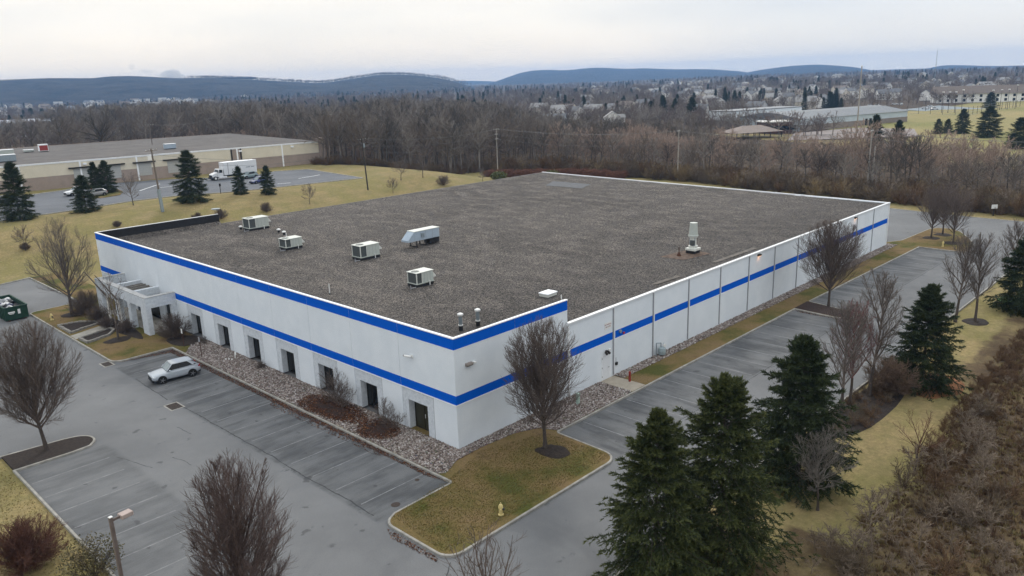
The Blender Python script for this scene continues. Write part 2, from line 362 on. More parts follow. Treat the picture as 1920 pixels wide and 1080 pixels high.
def spruce(seed, H, R, dens=1.0, droop=.25, ntuft=5, tuft=.30, trunk=True, open_=0.0, shape=.85):
    """needle tree: whorls of drooping boughs carrying sprays of needle tufts"""
    r = np.random.default_rng(seed); TW = Wood()
    P0 = np.stack([np.zeros((1, 9)), np.zeros((1, 9)), np.linspace(0, H, 9)[None]], -1); P0[0, 1:, :2] += r.normal(0, .01*H/9, (8, 2)).cumsum(0)
    TW.add(P0, np.linspace(H*.017, .012, 9)[None], 8)
    nb = int(26*H*dens); zt = (np.arange(nb)+r.random(nb))/nb; zt = .04+.95*zt**1.05
    prof = np.where(zt < .12, .82+zt*1.5, 1.0)*(1-zt)**shape
    lump = 1+.10*np.sin(zt*37+seed)*np.cos(zt*71)
    L = np.maximum(R*prof*lump*(.58+.60*r.random(nb)**1.3), .22); az = np.arange(nb)*2.399+r.random(nb)*.9
    el = np.interp(zt, [0, .5, .85, 1], [-.18, .02, .5, 1.2])+r.normal(0, .09, nb)
    st = np.stack([np.zeros(nb), np.zeros(nb), zt*H], 1); d = np.stack([np.cos(az)*np.cos(el), np.sin(az)*np.cos(el), np.sin(el)], 1)
    n = 7; P = [st]; D = [d]; p = st; dd = d
    for i in range(n):
        dd = nrm(dd+np.array([0, 0, 1.])*(-droop*.55 if i < 4 else droop*.75)*(1-zt)[:, None]+r.normal(0, .05, dd.shape)); p = p+dd*(L/n)[:, None]; P.append(p); D.append(dd)
    P = np.stack(P, 1); D = np.stack(D, 1); TW.add(P, taper(np.full(nb, .022*H/10), np.full(nb, .006), n+1), 3)
    # lateral sprays
    per = 13; t = (.16+.84*(np.arange(per)[None]+r.random((nb, per)))/per)**.85; x = t*n; i = np.minimum(x.astype(int), n-1); f = (x-i)[..., None]; m = np.arange(nb)[:, None]
    s2 = P[m, i]*(1-f)+P[m, i+1]*f; dm = D[m, i]; side = nrm(np.cross(dm, np.array([0, 0, 1.])))*np.where(np.arange(per)[None, :, None] % 2, 1, -1)
    a = (.95-.5*t)[..., None]; d2 = nrm(dm*np.cos(a)+side*np.sin(a)+np.array([0, 0, -.28])*(1-zt)[:, None, None]+r.normal(0, .12, dm.shape))
    L2 = (L[:, None]*.42*(1.1-t)+.16)*(.6+.7*r.random((nb, per)))
    s2 = s2.reshape(-1, 3); d2 = d2.reshape(-1, 3); L2 = L2.ravel(); keep = r.random(len(L2)) > open_; s2, d2, L2 = s2[keep], d2[keep], L2[keep]; tt = np.repeat(t.ravel()[keep][:, None], ntuft, 1)
    # tufts of needles along each spray
    u = (np.arange(ntuft)[None]+.3+.6*r.random((len(L2), ntuft)))/ntuft
    s3 = s2[:, None]+d2[:, None]*(L2[:, None]*u)[..., None]; s3[..., 2] -= (u**2*L2[:, None]*.18)
    k = 4; C_ = s3.reshape(-1, 3); dirs = np.repeat(d2[:, None], ntuft, 1).reshape(-1, 3); tip = (u*.5+tt*.5).ravel()
    n3 = len(C_); V = np.empty((n3, k, 3, 3)); 
    for j in range(k):
        dj = nrm(dirs*1.0+r.normal(0, .62, (n3, 3))+np.array([0, 0, .12])); w = nrm(np.cross(dj, r.normal(0, 1, (n3, 3)))); ln = tuft*(.6+.7*r.random(n3))[:, None]
        V[:, j, 0] = C_-dj*ln*.3+w*.022; V[:, j, 1] = C_-dj*ln*.1-w*.036; V[:, j, 2] = C_+dj*ln*.75
    V = V.reshape(-1, 3); Fc = np.arange(len(V)).reshape(-1, 3)
    tipa = np.repeat(tip, k*3); dk = np.repeat(r.random(n3), k*3)
    return TW, V, Fc, tipa, dk
nm = NT('spruce_needles', .75, .15)
c_ = nm.ramp(nm.noise(.9, 3), [(.3, (.020, .030, .011)), (.7, (.052, .064, .020))]); c_ = nm.mix(nm.step(nm.attr('tip'), .45, 1.0, 0, .75), c_, (.115, .125, .042)); c_ = nm.mix(nm.step(nm.attr('rnd'), .3, 1, 0, .5), c_, (.026, .040, .016)); nm.color(c_); M_needle = nm.m
nm = NT('blue_green_needles', .75, .15)
c_ = nm.ramp(nm.noise(.9, 3), [(.3, (.018, .029, .012)), (.7, (.046, .060, .025))]); c_ = nm.mix(nm.step(nm.attr('tip'), .5, 1.0, 0, .5), c_, (.068, .085, .036)); nm.color(c_); M_needle2 = nm.m
def spruce_meshes(name, seed, H, R, m=None, **k):
    TW, V, Fc, tip, dk = spruce(seed, H, R, **k)
    return TW.mesh(name+'_trunk', M_bark), np_mesh(name+'_crown', V, Fc, m or M_needle, attrs={'tip': tip, 'rnd': dk})
# ------------------------------------------------------------------ ground
AZ = -.14
WOODS = [(84, 150), (101, 137), (112, 124), (131, 125), (136, 110), (139, 61), (131, 14), (128, -11), (126, -60), (165, -60), (185, -12), (205, 30), (232, 62), (262, 120), (290, 200), (320, 300), (285, 430), (215, 540), (120, 560), (108, 300), (104, 210), (108, 180)]
BACKWOODS = [(-160, 255), (-60, 250), (30, 238), (97, 230), (118, 300), (118, 420), (-40, 420), (-160, 400)]
BRUSH = [(-40, -27), (2, -22.5), (8, -24.6), (17, -24.9), (41, -23.7), (59, -22.9), (80, -24), (96, -27), (112, -34), (118, -60), (118, -110), (-40, -110)]
FIELD = [(208, -60), (190, -12), (210, 30), (240, 60), (262, 60), (310, 100), (400, 118), (520, 116), (640, 95), (640, -120), (300, -120)]
fx = np.unique(np.concatenate([-np.geomspace(180, 2900, 18), np.arange(-180, 420, 4.), np.geomspace(420, 6100, 30)]))
fy = np.unique(np.concatenate([-np.geomspace(120, 2900, 18), np.arange(-120, 620, 4.), np.geomspace(620, 4700, 28)]))
GX, GY = np.meshgrid(fx, fy); X = GX.ravel(); Y = GY.ravel(); Z = T(X, Y)
Z = Z+np.where((X > 130) | (Y > 250), .5*np.sin(X*.05)*np.cos(Y*.041), 0)
nx, ny = len(fx), len(fy); I = np.arange(nx*ny).reshape(ny, nx)
Fq = np.stack([I[:-1, :-1], I[:-1, 1:], I[1:, 1:], I[1:, :-1]], -1).reshape(-1, 4)
wood = (inpoly(X, Y, WOODS) | inpoly(X, Y, BACKWOODS)).astype(float); br = inpoly(X, Y, BRUSH).astype(float); fd = inpoly(X, Y, FIELD).astype(float)
far = ((np.hypot(X, Y) > 300) & (fd < .5)).astype(float); wood = np.maximum(wood, far*(1-fd))
nm = NT('land', .95, .1)
base = nm.ramp(nm.noise(.06, 6, .7), [(.32, (.285, .225, .120)), (.44, (.205, .180, .075)), (.56, (.275, .215, .110)), (.70, (.125, .125, .045))])
fine = nm.noise(3.2, 6, .75); base = nm.mix(.8, base, nm.ramp(fine, [(.25, (.45, .45, .4)), (.75, (1.45, 1.4, 1.35))]), 'MULTIPLY')
mow = nm.step(nm.noise(.5, 3, stretch=(.25, 1.6, 1)), .4, .6, 0, .35); base = nm.mix(mow, base, (.17, .15, .065))
wd = nm.ramp(nm.noise(.35, 5), [(.3, (.050, .034, .024)), (.7, (.105, .078, .052))])
bs = nm.ramp(nm.noise(.16, 6, .7), [(.3, (.058, .040, .028)), (.5, (.098, .070, .042)), (.68, (.17, .135, .068))]); bs = nm.mix(.75, bs, nm.ramp(nm.noise(2.5, 6, .8), [(.25, (.4, .4, .4)), (.75, (1.5, 1.45, 1.4))]), 'MULTIPLY')
fl = nm.ramp(nm.noise(.02, 4, stretch=(.4, 1, 1)), [(.35, (.20, .19, .07)), (.65, (.31, .25, .12))])
jit = nm.math('MULTIPLY', nm.math('SUBTRACT', nm.noise(.45, 4), .5), .9)
c = nm.mix(nm.step(nm.math('ADD', nm.attr('field'), jit), .4, .6), base, fl)
c = nm.mix(nm.step(nm.math('ADD', nm.attr('wood'), jit), .4, .6), c, wd)
c = nm.mix(nm.step(nm.math('ADD', nm.attr('brush'), jit), .35, .65), c, bs)
nm.color(c); nm.bump(fine, .5, .06)
M_land = nm.m
me = np_mesh('ground', np.stack([X, Y, Z], 1), Fq, M_land, True, {'wood': wood, 'brush': br, 'field': fd})
tag(link_mesh('ground', me), 'winter lawn, brush and woodland floor round the building', kind='structure')

# asphalt
nm = NT('asphalt', .92, .25)
x_, y_, z_ = nm.xyz()
lane = nm.ramp(nm.noise(.12, 6, .65), [(.3, (.130, .132, .135)), (.7, (.186, .188, .190))])
# parking stalls: older, darker sealcoat with scuffs that run across the bays
inx = nm.math('MULTIPLY', nm.step(x_, -9.65, -9.35), nm.math('MULTIPLY', nm.step(x_, -3.3, -3.5), nm.math('MULTIPLY', nm.step(y_, -3.4, -3.0), nm.step(y_, 40.2, 39.8))))
iny = nm.math('MULTIPLY', nm.step(y_, -9.35, -9.05), nm.math('MULTIPLY', nm.step(y_, -3.3, -3.5), nm.math('MULTIPLY', nm.step(x_, 6.3, 6.8), nm.step(x_, 87.5, 86.5))))
inl = nm.math('MULTIPLY', nm.step(x_, -16.0, -16.6), nm.step(y_, 21.6, 21.2))
scx = nm.noise(.55, 5, .7, stretch=(.28, 1.5, 1)); scy = nm.noise(.55, 5, .7, stretch=(1.5, .28, 1)); blo = nm.noise(.23, 4, .6)
dk = lambda s_: nm.mix(nm.step(nm.math('ADD', nm.math('MULTIPLY', s_, .55), nm.math('MULTIPLY', blo, .45)), .38, .60), (.066, .068, .071), (.144, .146, .148))
c = nm.mix(nm.math('MULTIPLY', inx, .85), lane, dk(scx)); c = nm.mix(nm.math('MULTIPLY', iny, .95), c, dk(scy)); c = nm.mix(nm.math('MULTIPLY', inl, .6), c, dk(scx))
c = nm.mix(.5, c, nm.ramp(nm.noise(14, 5, .8), [(.25, (.55, .55, .55)), (.75, (1.45, 1.45, 1.45))]), 'MULTIPLY')
c = nm.mix(nm.step(nm.noise(.9, 3, .5), .66, .72, 0, .55), c, (.045, .045, .047)); c = nm.mix(nm.step(nm.noise(.035, 5, .7, dist=1.5), .52, .62, 0, .35), c, (.10, .102, .106))
nm.color(c); nm.bump(nm.noise(30, 3), .35, .02); M_asph = nm.m
def sheet(name, poly, z, m, parent=None, label=None, kind='structure', thick=0):
    b = MB(); n = len(poly)
    if thick: b.prism(poly, z-thick, z)
    else: b.add([(x, y, z) for x, y in poly], [tuple(range(n))])
    o = b.build(name, m, parent)
    if not thick:
        for p in o.data.polygons[:1]:
            if p.normal.z < 0: o.data.flip_normals()
    if kind: tag(o, label, kind=kind)
    return o
def arc(cx, cy, r, a0, a1, n=6): return [(cx+r*math.cos(math.radians(a0+(a1-a0)*i/n)), cy+r*math.sin(math.radians(a0+(a1-a0)*i/n))) for i in range(n+1)]
ASPH = [(-22.3, -60), (-22.3, 24.9), (-60, 24.9), (-60, 82), (-7.2, 86.4), (-3.3, 87.7), (-3.2, 66.5), (10, 40), (80, 20), (88, 70), (112, 70), (117.5, 30), (118.9, 10.5), (116.9, -3.8), (116.7, -11.3), (117, -60), (92, -60), (90.5, -24), (87.5, -19.5), (83, -17.9), (76, -17.3), (-10, -17), (-12.5, -19), (-13, -60)]
sheet('asphalt', ASPH, AZ, M_asph, label='grey asphalt drive and parking lots')
M_kerb = mat('kerb_concrete', (.30, .285, .255), .9, .3, 1.8, .3, 18)
M_conc = mat('walk_concrete', (.31, .29, .25), .9, .22, .9, .25, 14)
def kerb(pts, label, w=.17, z0=AZ-.02, z1=.012, closed=False):
    P = np.array(pts, float); n = len(P)
    d = np.gradient(P, axis=0) if not closed else np.roll(P, -1, 0)-np.roll(P, 1, 0); d = d/np.linalg.norm(d, axis=1)[:, None]; nn = np.stack([-d[:, 1], d[:, 0]], 1)
    prev = np.diff(P, axis=0); prev /= np.linalg.norm(prev, axis=1)[:, None]
    A, B = [], []
    for i in range(n):
        k = 1.0
        if 0 < i < n-1: k = 1/max(.6, math.sqrt(max(0, (1+prev[i-1]@prev[i])/2)))
        A.append(P[i]+nn[i]*w/2*k); B.append(P[i]-nn[i]*w/2*k)
    b = MB(); vs = []
    for a_, b_ in zip(A, B): vs += [(*a_, z0), (*(a_*.86+b_*.14), z1), (*(a_*.14+b_*.86), z1), (*b_, z0), (*a_, z1-.03), (*b_, z1-.03)]
    fs = []
    for i in range(n-1):
        o = i*6; q = o+6
        for u, v in ((0, 4), (4, 1), (1, 2), (2, 5), (5, 3)): fs.append((o+u, q+u, q+v, o+v))
    fs += [(0, 4, 1, 2, 5, 3), tuple((n-1)*6+j for j in (3, 5, 2, 1, 4, 0))]
    b.add(vs, fs); return tag(b.build('kerb', M_kerb), label, kind='structure')
def seg(pts, step=3.0):
    """subdivide long straight runs so corner mitres stay local"""
    out = [pts[0]]
    for a_, b_ in zip(pts, pts[1:]):
        L = math.hypot(b_[0]-a_[0], b_[1]-a_[1])
        if L > 1.0: out += [(a_[0]+(b_[0]-a_[0])*t, a_[1]+(b_[1]-a_[1])*t) for t in (.25/L, 1-.25/L)]
        out.append(b_)
    return out
K1 = [(-3.4, 39.5), (-3.4, -2.9), (-3.6, -3.1), (-8.3, -3.2)]+arc(-8.3, -4.3, 1.0, 90, 180)[1:]+[(-9.3, -8.3)]+arc(-8.3, -8.3, 1.0, 180, 270)[1:]+[(5.2, -9.25)]+arc(5.2, -8.0, 1.25, 270, 360)[1:]+[(6.6, -3.7), (6.8, -3.45), (47.0, -3.5), (46.5, -8.0)]+arc(48.1, -8.2, 1.5, 180, 360, 8)[1:]+[(50.6, -3.7), (50.8, -3.5), (87.0, -4.1), (86.8, -9.0)]+arc(88.2, -9.0, 1.4, 180, 270)[1:]+[(92.9, -9.8), (97.7, -7.8), (102.0, -5.6), (103.8, -3.6), (103.2, -1.9), (101.5, -1.2), (90.3, -.7), (87.9, .6)]
kerb(seg(K1), 'concrete kerb round the white building and its lawn points')
ENT = [(-3.4, 39.5), (-8.0, 39.5)]+arc(-8.0, 40.6, 1.1, 270, 180)[1:]+[(-9.05, 65.5)]+arc(-8.0, 65.5, 1.1, 180, 110)[1:]+[(-3.15, 66.9), (-3.15, 87.6), (-7.1, 86.5)]
kerb(seg(ENT), 'concrete kerb round the entrance lawn and the bin pad')
kerb(seg([(-22.3, -12), (-22.3, 21.7), (-18.6, 21.6), (-17.3, 21.75)]+arc(-18.0, 23.0, 1.35, -50, 80, 8)+[(-18.4, 24.5), (-22.3, 24.9), (-40, 24.9)]), 'concrete kerb along the western lawn and its tree point')
kerb(seg([(-22.3, -13.3), (-22.3, -30)]), 'concrete kerb at the near corner of the lot')
kerb([(-22.3, -4.6), (-18.7, -5)]+arc(-19, -6.9, 1.6, 80, -80, 8)+[(-19, -8.9), (-22.3, -9.2)], 'concrete kerb round the near tree island')
kerb(seg([(-10, -17), (76, -17.3), (83, -17.9), (87.5, -19.6), (90.3, -24), (91, -45)]), 'long concrete kerb on the south side of the drive')
kerb([(118.0, 40), (118.9, 10.5), (116.9, -3.8), (116.7, -11.3), (117, -45)], 'low kerb along the verge behind the lot', z1=-.06)
# raised lawns
nm = NT('lawn', .95, .1)
n1 = nm.noise(.22, 4, .6); fine = nm.noise(7, 6, .8)
c = nm.ramp(n1, [(.38, (.080, .084, .024)), (.48, (.145, .112, .045)), (.60, (.185, .130, .065)), (.7, (.120, .085, .045))]); c = nm.mix(.85, c, nm.ramp(fine, [(.28, (.45, .45, .42)), (.72, (1.5, 1.45, 1.4))]), 'MULTIPLY')
nm.color(c); nm.bump(fine, .7, .06); M_lawn = nm.m
ISL = [p for p in K1]+[(86.0, 2), (85, 8), (0, 8), (-.2, 39.5)]
sheet('lawn', ISL, 0, M_lawn, label='patchy winter lawn round the foot of the white walls', thick=.15)
sheet('lawn', ENT[:-1]+[(1, 87.6), (1, 66), (-.2, 62), (-.2, 39.5)], 0, M_lawn, label='entrance lawn with planting beds', thick=.15)
M_mulch = mat('dark_mulch', (.030, .022, .018), .95, .5, 5, .8, 14)
M_mulchred = mat('red_leaf_mulch', (.034, .020, .016), .95, .5, 6, .9, 12)
sheet('tree_island', [(-22.3, 24.8), (-18.4, 24.4)]+arc(-18.0, 23.0, 1.3, 80, -50, 8)+[(-17.3, 21.8), (-18.6, 21.7), (-22.3, 21.8)], 0, M_mulch, label='mulched island with a rounded end at the left kerb', thick=.15)
sheet('tree_island', [(-22.3, -4.7), (-18.8, -5.1)]+arc(-19, -6.9, 1.5, 80, -80, 8)+[(-19, -8.8), (-22.3, -9.1)], 0, M_mulch, label='mulched island under the near bare tree', thick=.15)
sheet('tree_island', [(47.1, -3.4), (46.7, -8.0)]+arc(48.1, -8.2, 1.4, 180, 360, 8)[1:]+[(50.5, -3.4)], .008, M_mulchred, label='mulched island half way along the southern stalls')
def blob(cx, cy, rx, ry, n=22, seed=0, a=0):
    r = np.random.default_rng(seed); t = np.arange(n)*2*np.pi/n; k = 1+.12*np.interp(t, t, np.convolve(r.normal(0, 1, n), [.3, .4, .3], 'same'))
    X_, Y_ = rx*k*np.cos(t), ry*k*np.sin(t); return [(cx+x*math.cos(a)-y*math.sin(a), cy+x*math.sin(a)+y*math.cos(a)) for x, y in zip(X_, Y_)]
def mound(cx, cy, rx, ry, h, m, label, seed=0, z=0.0, a=0, name='mulch_bed'):
    n = 26; b = MB(); rings = [(1, -.02), (.93, .3), (.75, .65), (.45, .92), (.15, 1)]; vs = []
    base = blob(0, 0, rx, ry, n, seed, a); r = np.random.default_rng(seed+5)
    for k, hh in rings: vs += [(cx+x*k, cy+y*k, z+h*hh*(1+.15*r.normal()) if hh > 0 else z-.02) for x, y in base]
    fs = [(k*n+i, k*n+(i+1) % n, (k+1)*n+(i+1) % n, (k+1)*n+i) for k in range(4) for i in range(n)]+[tuple(range(4*n, 5*n))]
    return tag(MB().add(vs, fs).build(name, m, smooth=True), label, kind='structure')
mound(4.1, -5.3, 1.05, 1.25, .09, M_mulch, 'dark mulch ring under the bare tree by the corner', 3)
for i, (x, y, t) in enumerate([(94.3, -3.6, 'left'), (97.9, -4.2, 'middle'), (92.3, -7.2, 'right')]): mound(x, y, 1.3, 1.3, .08, M_mulch, 'mulch ring under the %s tree of the three' % t, 20+i)
mound(-5.8, 61.1, 1.3, 1.3, .08, M_mulch, 'mulch ring under the tall tree by the entrance', 31)
mound(-6.1, 46.6, 1.4, 1.1, .10, M_mulch, 'mulch ring in the entrance lawn', 32)
mound(53.9, -19.6, 1.5, 1.2, .1, M_mulch, 'mulch ring under a slim tree across the drive', 33, -.16)
mound(64.5, -20.6, 1.6, 1.5, .1, mat('green_cover', (.05, .10, .025), .95, .4, 4, .5), 'patch of bright green ground cover round a slim tree', 34, -.16, name='ground_cover')
mound(25, -18.9, 7.5, 1.9, .12, M_mulch, 'long mulched bed behind the southern kerb', 35, -.17, math.radians(-4))
mound(33.5, -21.4, 3.4, 2.4, .06, mat('orange_needles', (.19, .085, .035), .95, .3, 3, .4), 'orange needle litter under the spruce', 36, -.16, name='needle_litter')
# gravel beds, walks
nm = NT('bed_gravel', .9, .2); v = nm.voro(13); c = nm.mix(.35, v, (.5, .5, .5)); c = nm.mix(1, c, (.30, .26, .235), 'MULTIPLY'); nm.color(c); nm.bump(nm.voro(13, 'Distance'), 1, .06); M_grav = nm.m
BED1 = [(-.02, .1), (-.02, 38.8), (-1.6, 38.9), (-3.3, 36.5), (-3.3, -1.5), (-2.9, -1.9), (-1.2, -1.1)]
BED2 = [(-.3, -.02), (-1.2, -1.1), (1.2, -.98), (4.5, -1.25), (6.2, -2.0), (6.9, -3.35), (16.4, -3.35), (16.4, -.02)]
BED3 = [(18.45, -.02), (18.45, -1.05), (86.5, -1.3), (86.5, .6), (85.6, .6), (85.6, -.02)]
for p, l in ((BED1, 'river rock bed along the west wall'), (BED2, 'river rock bed at the building corner'), (BED3, 'narrow rock strip along the south wall')): sheet('gravel_bed', p, .006, M_grav, label=l)
sheet('footpath', [(-3.3, 3.7), (-3.3, 1.5), (-.02, 3.2), (-.02, 5.5)], .014, M_conc, label='concrete slab path to the dark corner door', thick=.04)
sheet('footpath', [(-3.3, 10.3), (-3.3, 8.9), (-1.9, 9.0), (-.9, 9.3), (-.02, 9.6), (-.02, 11.4), (-1.1, 10.4), (-2.2, 10.2)], .017, mat('sandy_walk', (.40, .34, .26), .9, .2, 2, .3), label='sandy path crossing the rock bed', thick=.04)
sheet('footpath', [(16.5, -.02), (16.5, -3.35), (18.35, -3.35), (18.35, -.02)], .014, mat('tan_walk', (.34, .30, .24), .9, .15, 1.5, .2), label='tan concrete path to the south door', thick=.04)
sheet('footpath', [(-8.95, 52.3), (-8.95, 50.5), (-5.0, 51.9), (-3.2, 52.6), (-3.2, 54.4), (-5.0, 53.7)], .014, M_conc, label='concrete path from the kerb to the entrance', thick=.04)
mound(-1.9, 13.2, 1.38, 3.7, .12, M_mulchred, 'red brown leaf mound under the tall bare shrub', 41)
mound(-1.7, 7.2, 1.5, 1.75, .12, M_mulchred, 'red brown leaf mound beside the corner path', 42)
mound(-1.6, 40.6, 1.6, 2.2, .15, M_mulch, 'mulch under the round entrance shrub', 43)
mound(-4.2, 52.0, 1.0, 7.0, .14, M_mulch, 'mulch bed in front of the portico', 44)
# stone edging of the two crescent beds
M_edge = mat('bed_edging_stone', (.25, .235, .21), .9, .3, 3, .4)
for pts, lab in (([(-8.6, 57.3), (-6.6, 56.9), (-5.2, 55.4), (-5.0, 54.6), (-8.6, 53.2)], 'crescent planting bed left of the entrance path'), ([(-8.7, 50.2), (-5.2, 51.3), (-5.1, 50.3), (-6.2, 48.9), (-8.6, 48.0)], 'crescent planting bed right of the entrance path')):
    bedt = thing('planting_bed', lab+' with grey stone edging', 'planting bed', (0, 0, 0))
    MB().prism(pts, .0, .10).build('soil', M_mulch, bedt)
    P = np.array(pts+[pts[0]]); 
    for a_, b_ in zip(P[:-1], P[1:]):
        L = np.linalg.norm(b_-a_); n = max(1, round(L/.55)); an = math.atan2(*(b_-a_)[::-1])
        for i in range(n):
            q = a_+(b_-a_)*(i+.5)/n; k = random.uniform(.2, .27)
            MB().box(-.26*L/n/.55, .24*L/n/.55, -.13, .13, 0, k).build('edging_stone', M_edge, bedt, (q[0], q[1], 0), an)

# painted lines (worn), cracks, manholes
M_line = mat('worn_line_paint', (.20, .203, .206), .9, .3, 2.5)
def strip(name, pts, w, z, m, label, wob=0, seed=0, n=None):
    P = np.array(pts, float)
    if n: 
        s_ = np.linspace(0, 1, n); L = np.concatenate([[0], np.cumsum(np.linalg.norm(np.diff(P, axis=0), axis=1))]); P = np.stack([np.interp(s_*L[-1], L, P[:, k]) for k in (0, 1)], 1)
        r = np.random.default_rng(seed); wv = np.cumsum(r.normal(0, wob, (n, 2)), 0); wv -= np.linspace(0, 1, n)[:, None]*wv[-1]; P = P+wv
    d = np.gradient(P, axis=0); d /= np.linalg.norm(d, axis=1)[:, None]; nn = np.stack([-d[:, 1], d[:, 0]], 1)*w/2
    if wob: nn *= (.5+np.random.default_rng(seed+1).random((len(P), 1)))
    V = np.concatenate([np.column_stack([P+nn, np.full(len(P), z)]), np.column_stack([P-nn, np.full(len(P), z)])]); k = len(P)
    Fc = [(i+k, i+1+k, i+1, i) for i in range(k-1)]
    return tag(link_mesh(name, np_mesh(name, V, Fc, m)), label, kind='structure')
for i in range(15):
    y = -.6+2.75*i
    if y < 38.5: strip('parking_line', [(-8.9, y), (-3.6, y)], .09, AZ+.004, M_line, 'faded stall line west of the building')
for i in range(28):
    x = 9.5+2.8*i
    if not 45.5 < x < 51.5: strip('parking_line', [(x, -9.0), (x, -3.75)], .09, AZ+.004, M_line, 'faded stall line south of the building')
for i in range(9): strip('parking_line', [(-22.0, 18.8-2.75*i), (-17.0, 18.8-2.75*i)], .09, AZ+.004, M_line, 'faded stall line by the western lawn')
M_crack = mat('sealed_crack', (.045, .046, .048), .8, .2, 8)
strip('pavement_crack', [(-9.4, 33.5), (-9.6, 26.2)], .07, AZ+.005, M_crack, 'crack sealed with tar beside the silver car', .02, 1, 40)
strip('pavement_crack', [(-9.4, 23.6), (-9.2, -2.3)], .075, AZ+.005, M_crack, 'long tar sealed crack between lane and stalls', .02, 2, 130)
strip('pavement_crack', [(7.5, -9.2), (86.3, -9.4)], .06, AZ+.005, M_crack, 'joint between the southern lane and stalls', .01, 3, 200)
strip('pavement_crack', [(-12, -11.6), (-9.3, -9.4)], .05, AZ+.005, M_crack, 'short crack at the lawn point', .01, 4, 20)
for i, (x, y, dx, dy) in enumerate([(-16.6, 18.5, 1.0, -3.8), (-14, 15.2, .4, -2.2), (-11.5, 20.0, .2, -2)]): strip('pavement_crack', [(x, y), (x+dx, y+dy)], .045, AZ+.005, M_crack, 'hairline crack in the west lane', .03, 10+i, 16)
M_grate = mat('iron_grate', (.055, .04, .032), .7, .3, 8)
for (cx, cy, w, d, a, lab) in ((-9.83, 24.38, .95, 1.4, 0, 'square iron storm drain in the west lane'), (-9.62, 39.95, .75, 1.35, 0, 'iron storm drain at the entrance lawn corner')):
    t = thing('storm_drain', lab, 'storm drain', (cx, cy, AZ))
    fr = MB(); 
    for b_ in ((-w/2-.12, w/2+.12, -d/2-.12, -d/2), (-w/2-.12, w/2+.12, d/2, d/2+.12), (-w/2-.12, -w/2, -d/2, d/2), (w/2, w/2+.12, -d/2, d/2)): fr.box(*b_, 0, .012)
    fr.build('frame', M_kerb, t); MB().box(-w/2, w/2, -d/2, d/2, -.02, .004).build('pit', mat('black', (.006, .006, .006), .9), t)
    for k in range(9):
        y = -d/2+d*(k+.5)/9; MB().box(-w/2, w/2, y-.045, y+.045, .004, .014).build('grate_bar', M_grate, t)
for x, y, r_, l in ((-4.6, -.9, .16, 'small round valve cover in the stalls'), (-7.5, -3.9+1.6, .3, 'oval iron manhole cover near the lawn point')):
    tag(MB().cyl((x, y, AZ), (x, y, AZ+.012), r_, n=14).build('manhole_cover', M_grate), l, 'manhole cover')

# ------------------------------------------------------------------ the white building
nm = NT('white_wall_paint', .75, .25)
c = nm.mix(nm.step(nm.noise(.5, 5, .6), .35, .7), (.70, .745, .785), (.755, .795, .83)); st_ = nm.noise(1.1, 4, .7, stretch=(2.2, 2.2, .12)); c = nm.mix(nm.step(st_, .58, .8, 0, .12), c, (.58, .59, .60)); nm.color(c); nm.bump(nm.noise(25, 3), .12, .02); M_white = nm.m
nm = NT('white_split_block', .85, .2)
br_ = nm.t.nodes.new('ShaderNodeTexBrick'); mpb = nm.t.nodes.new('ShaderNodeMapping'); mpb.inputs['Rotation'].default_value = (math.pi/2, 0, math.pi/2)
cmb = nm.t.nodes.new('ShaderNodeCombineXYZ'); xx, yy, zz = nm.xyz(); nm.link(yy, cmb.inputs[0]); nm.link(zz, cmb.inputs[1]); nm.link(cmb.outputs[0], br_.inputs[0])
br_.inputs['Scale'].default_value = 1; br_.inputs['Brick Width'].default_value = .4; br_.inputs['Row Height'].default_value = .2; br_.inputs['Mortar Size'].default_value = .008
nm.color(nm.mix(nm.step(nm.noise(3.5, 6, .8), .3, .7), (.54, .58, .62), (.72, .755, .79))); 
nm.bump(nm.math('SUBTRACT', nm.noise(5, 6, .75), nm.math('MULTIPLY', br_.outputs['Fac'], .3)), .9, .06); M_block = nm.m
M_blue = mat('blue_stripe_paint', (.0, .10, .56), .75, .04, 2, spec=.08); M_trim = mat('white_trim', (.86, .87, .88), .6, .03, 2); M_joint = mat('joint_sealant', (.30, .31, .33), .8, .1, 4)
M_cap = mat('aluminium_coping', (.74, .75, .76), .45, .06, 1, spec=.5); M_blk = mat('black_membrane', (.018, .018, .02), .6, .3, 3); M_glass = mat('dark_glass', (.008, .009, .010), .2, .3, 1, spec=.3)
M_bronze = mat('bronze_frame', (.022, .018, .015), .4, .1, 4); M_door = mat('white_door', (.72, .74, .76), .5, .04, 3)
Lx, Wy, HT, HL = 85.45, 67.2, 8.31, 6.36
A1, PF = 12.23, 16.3
wh = thing('warehouse', 'huge white flat roofed warehouse with bright blue stripes and a gravel roof', 'building', (0, 0, 0))
TH = .3
jy = [0]+[6.12*i+.05 for i in range(1, 11)]+[Wy]        # wall joints, west side
Z1, Z2, ZT = 3.34, 4.05, 7.46
OPEN = [(3.25+6.1*k, 5.45+6.1*k) for k in range(7)]
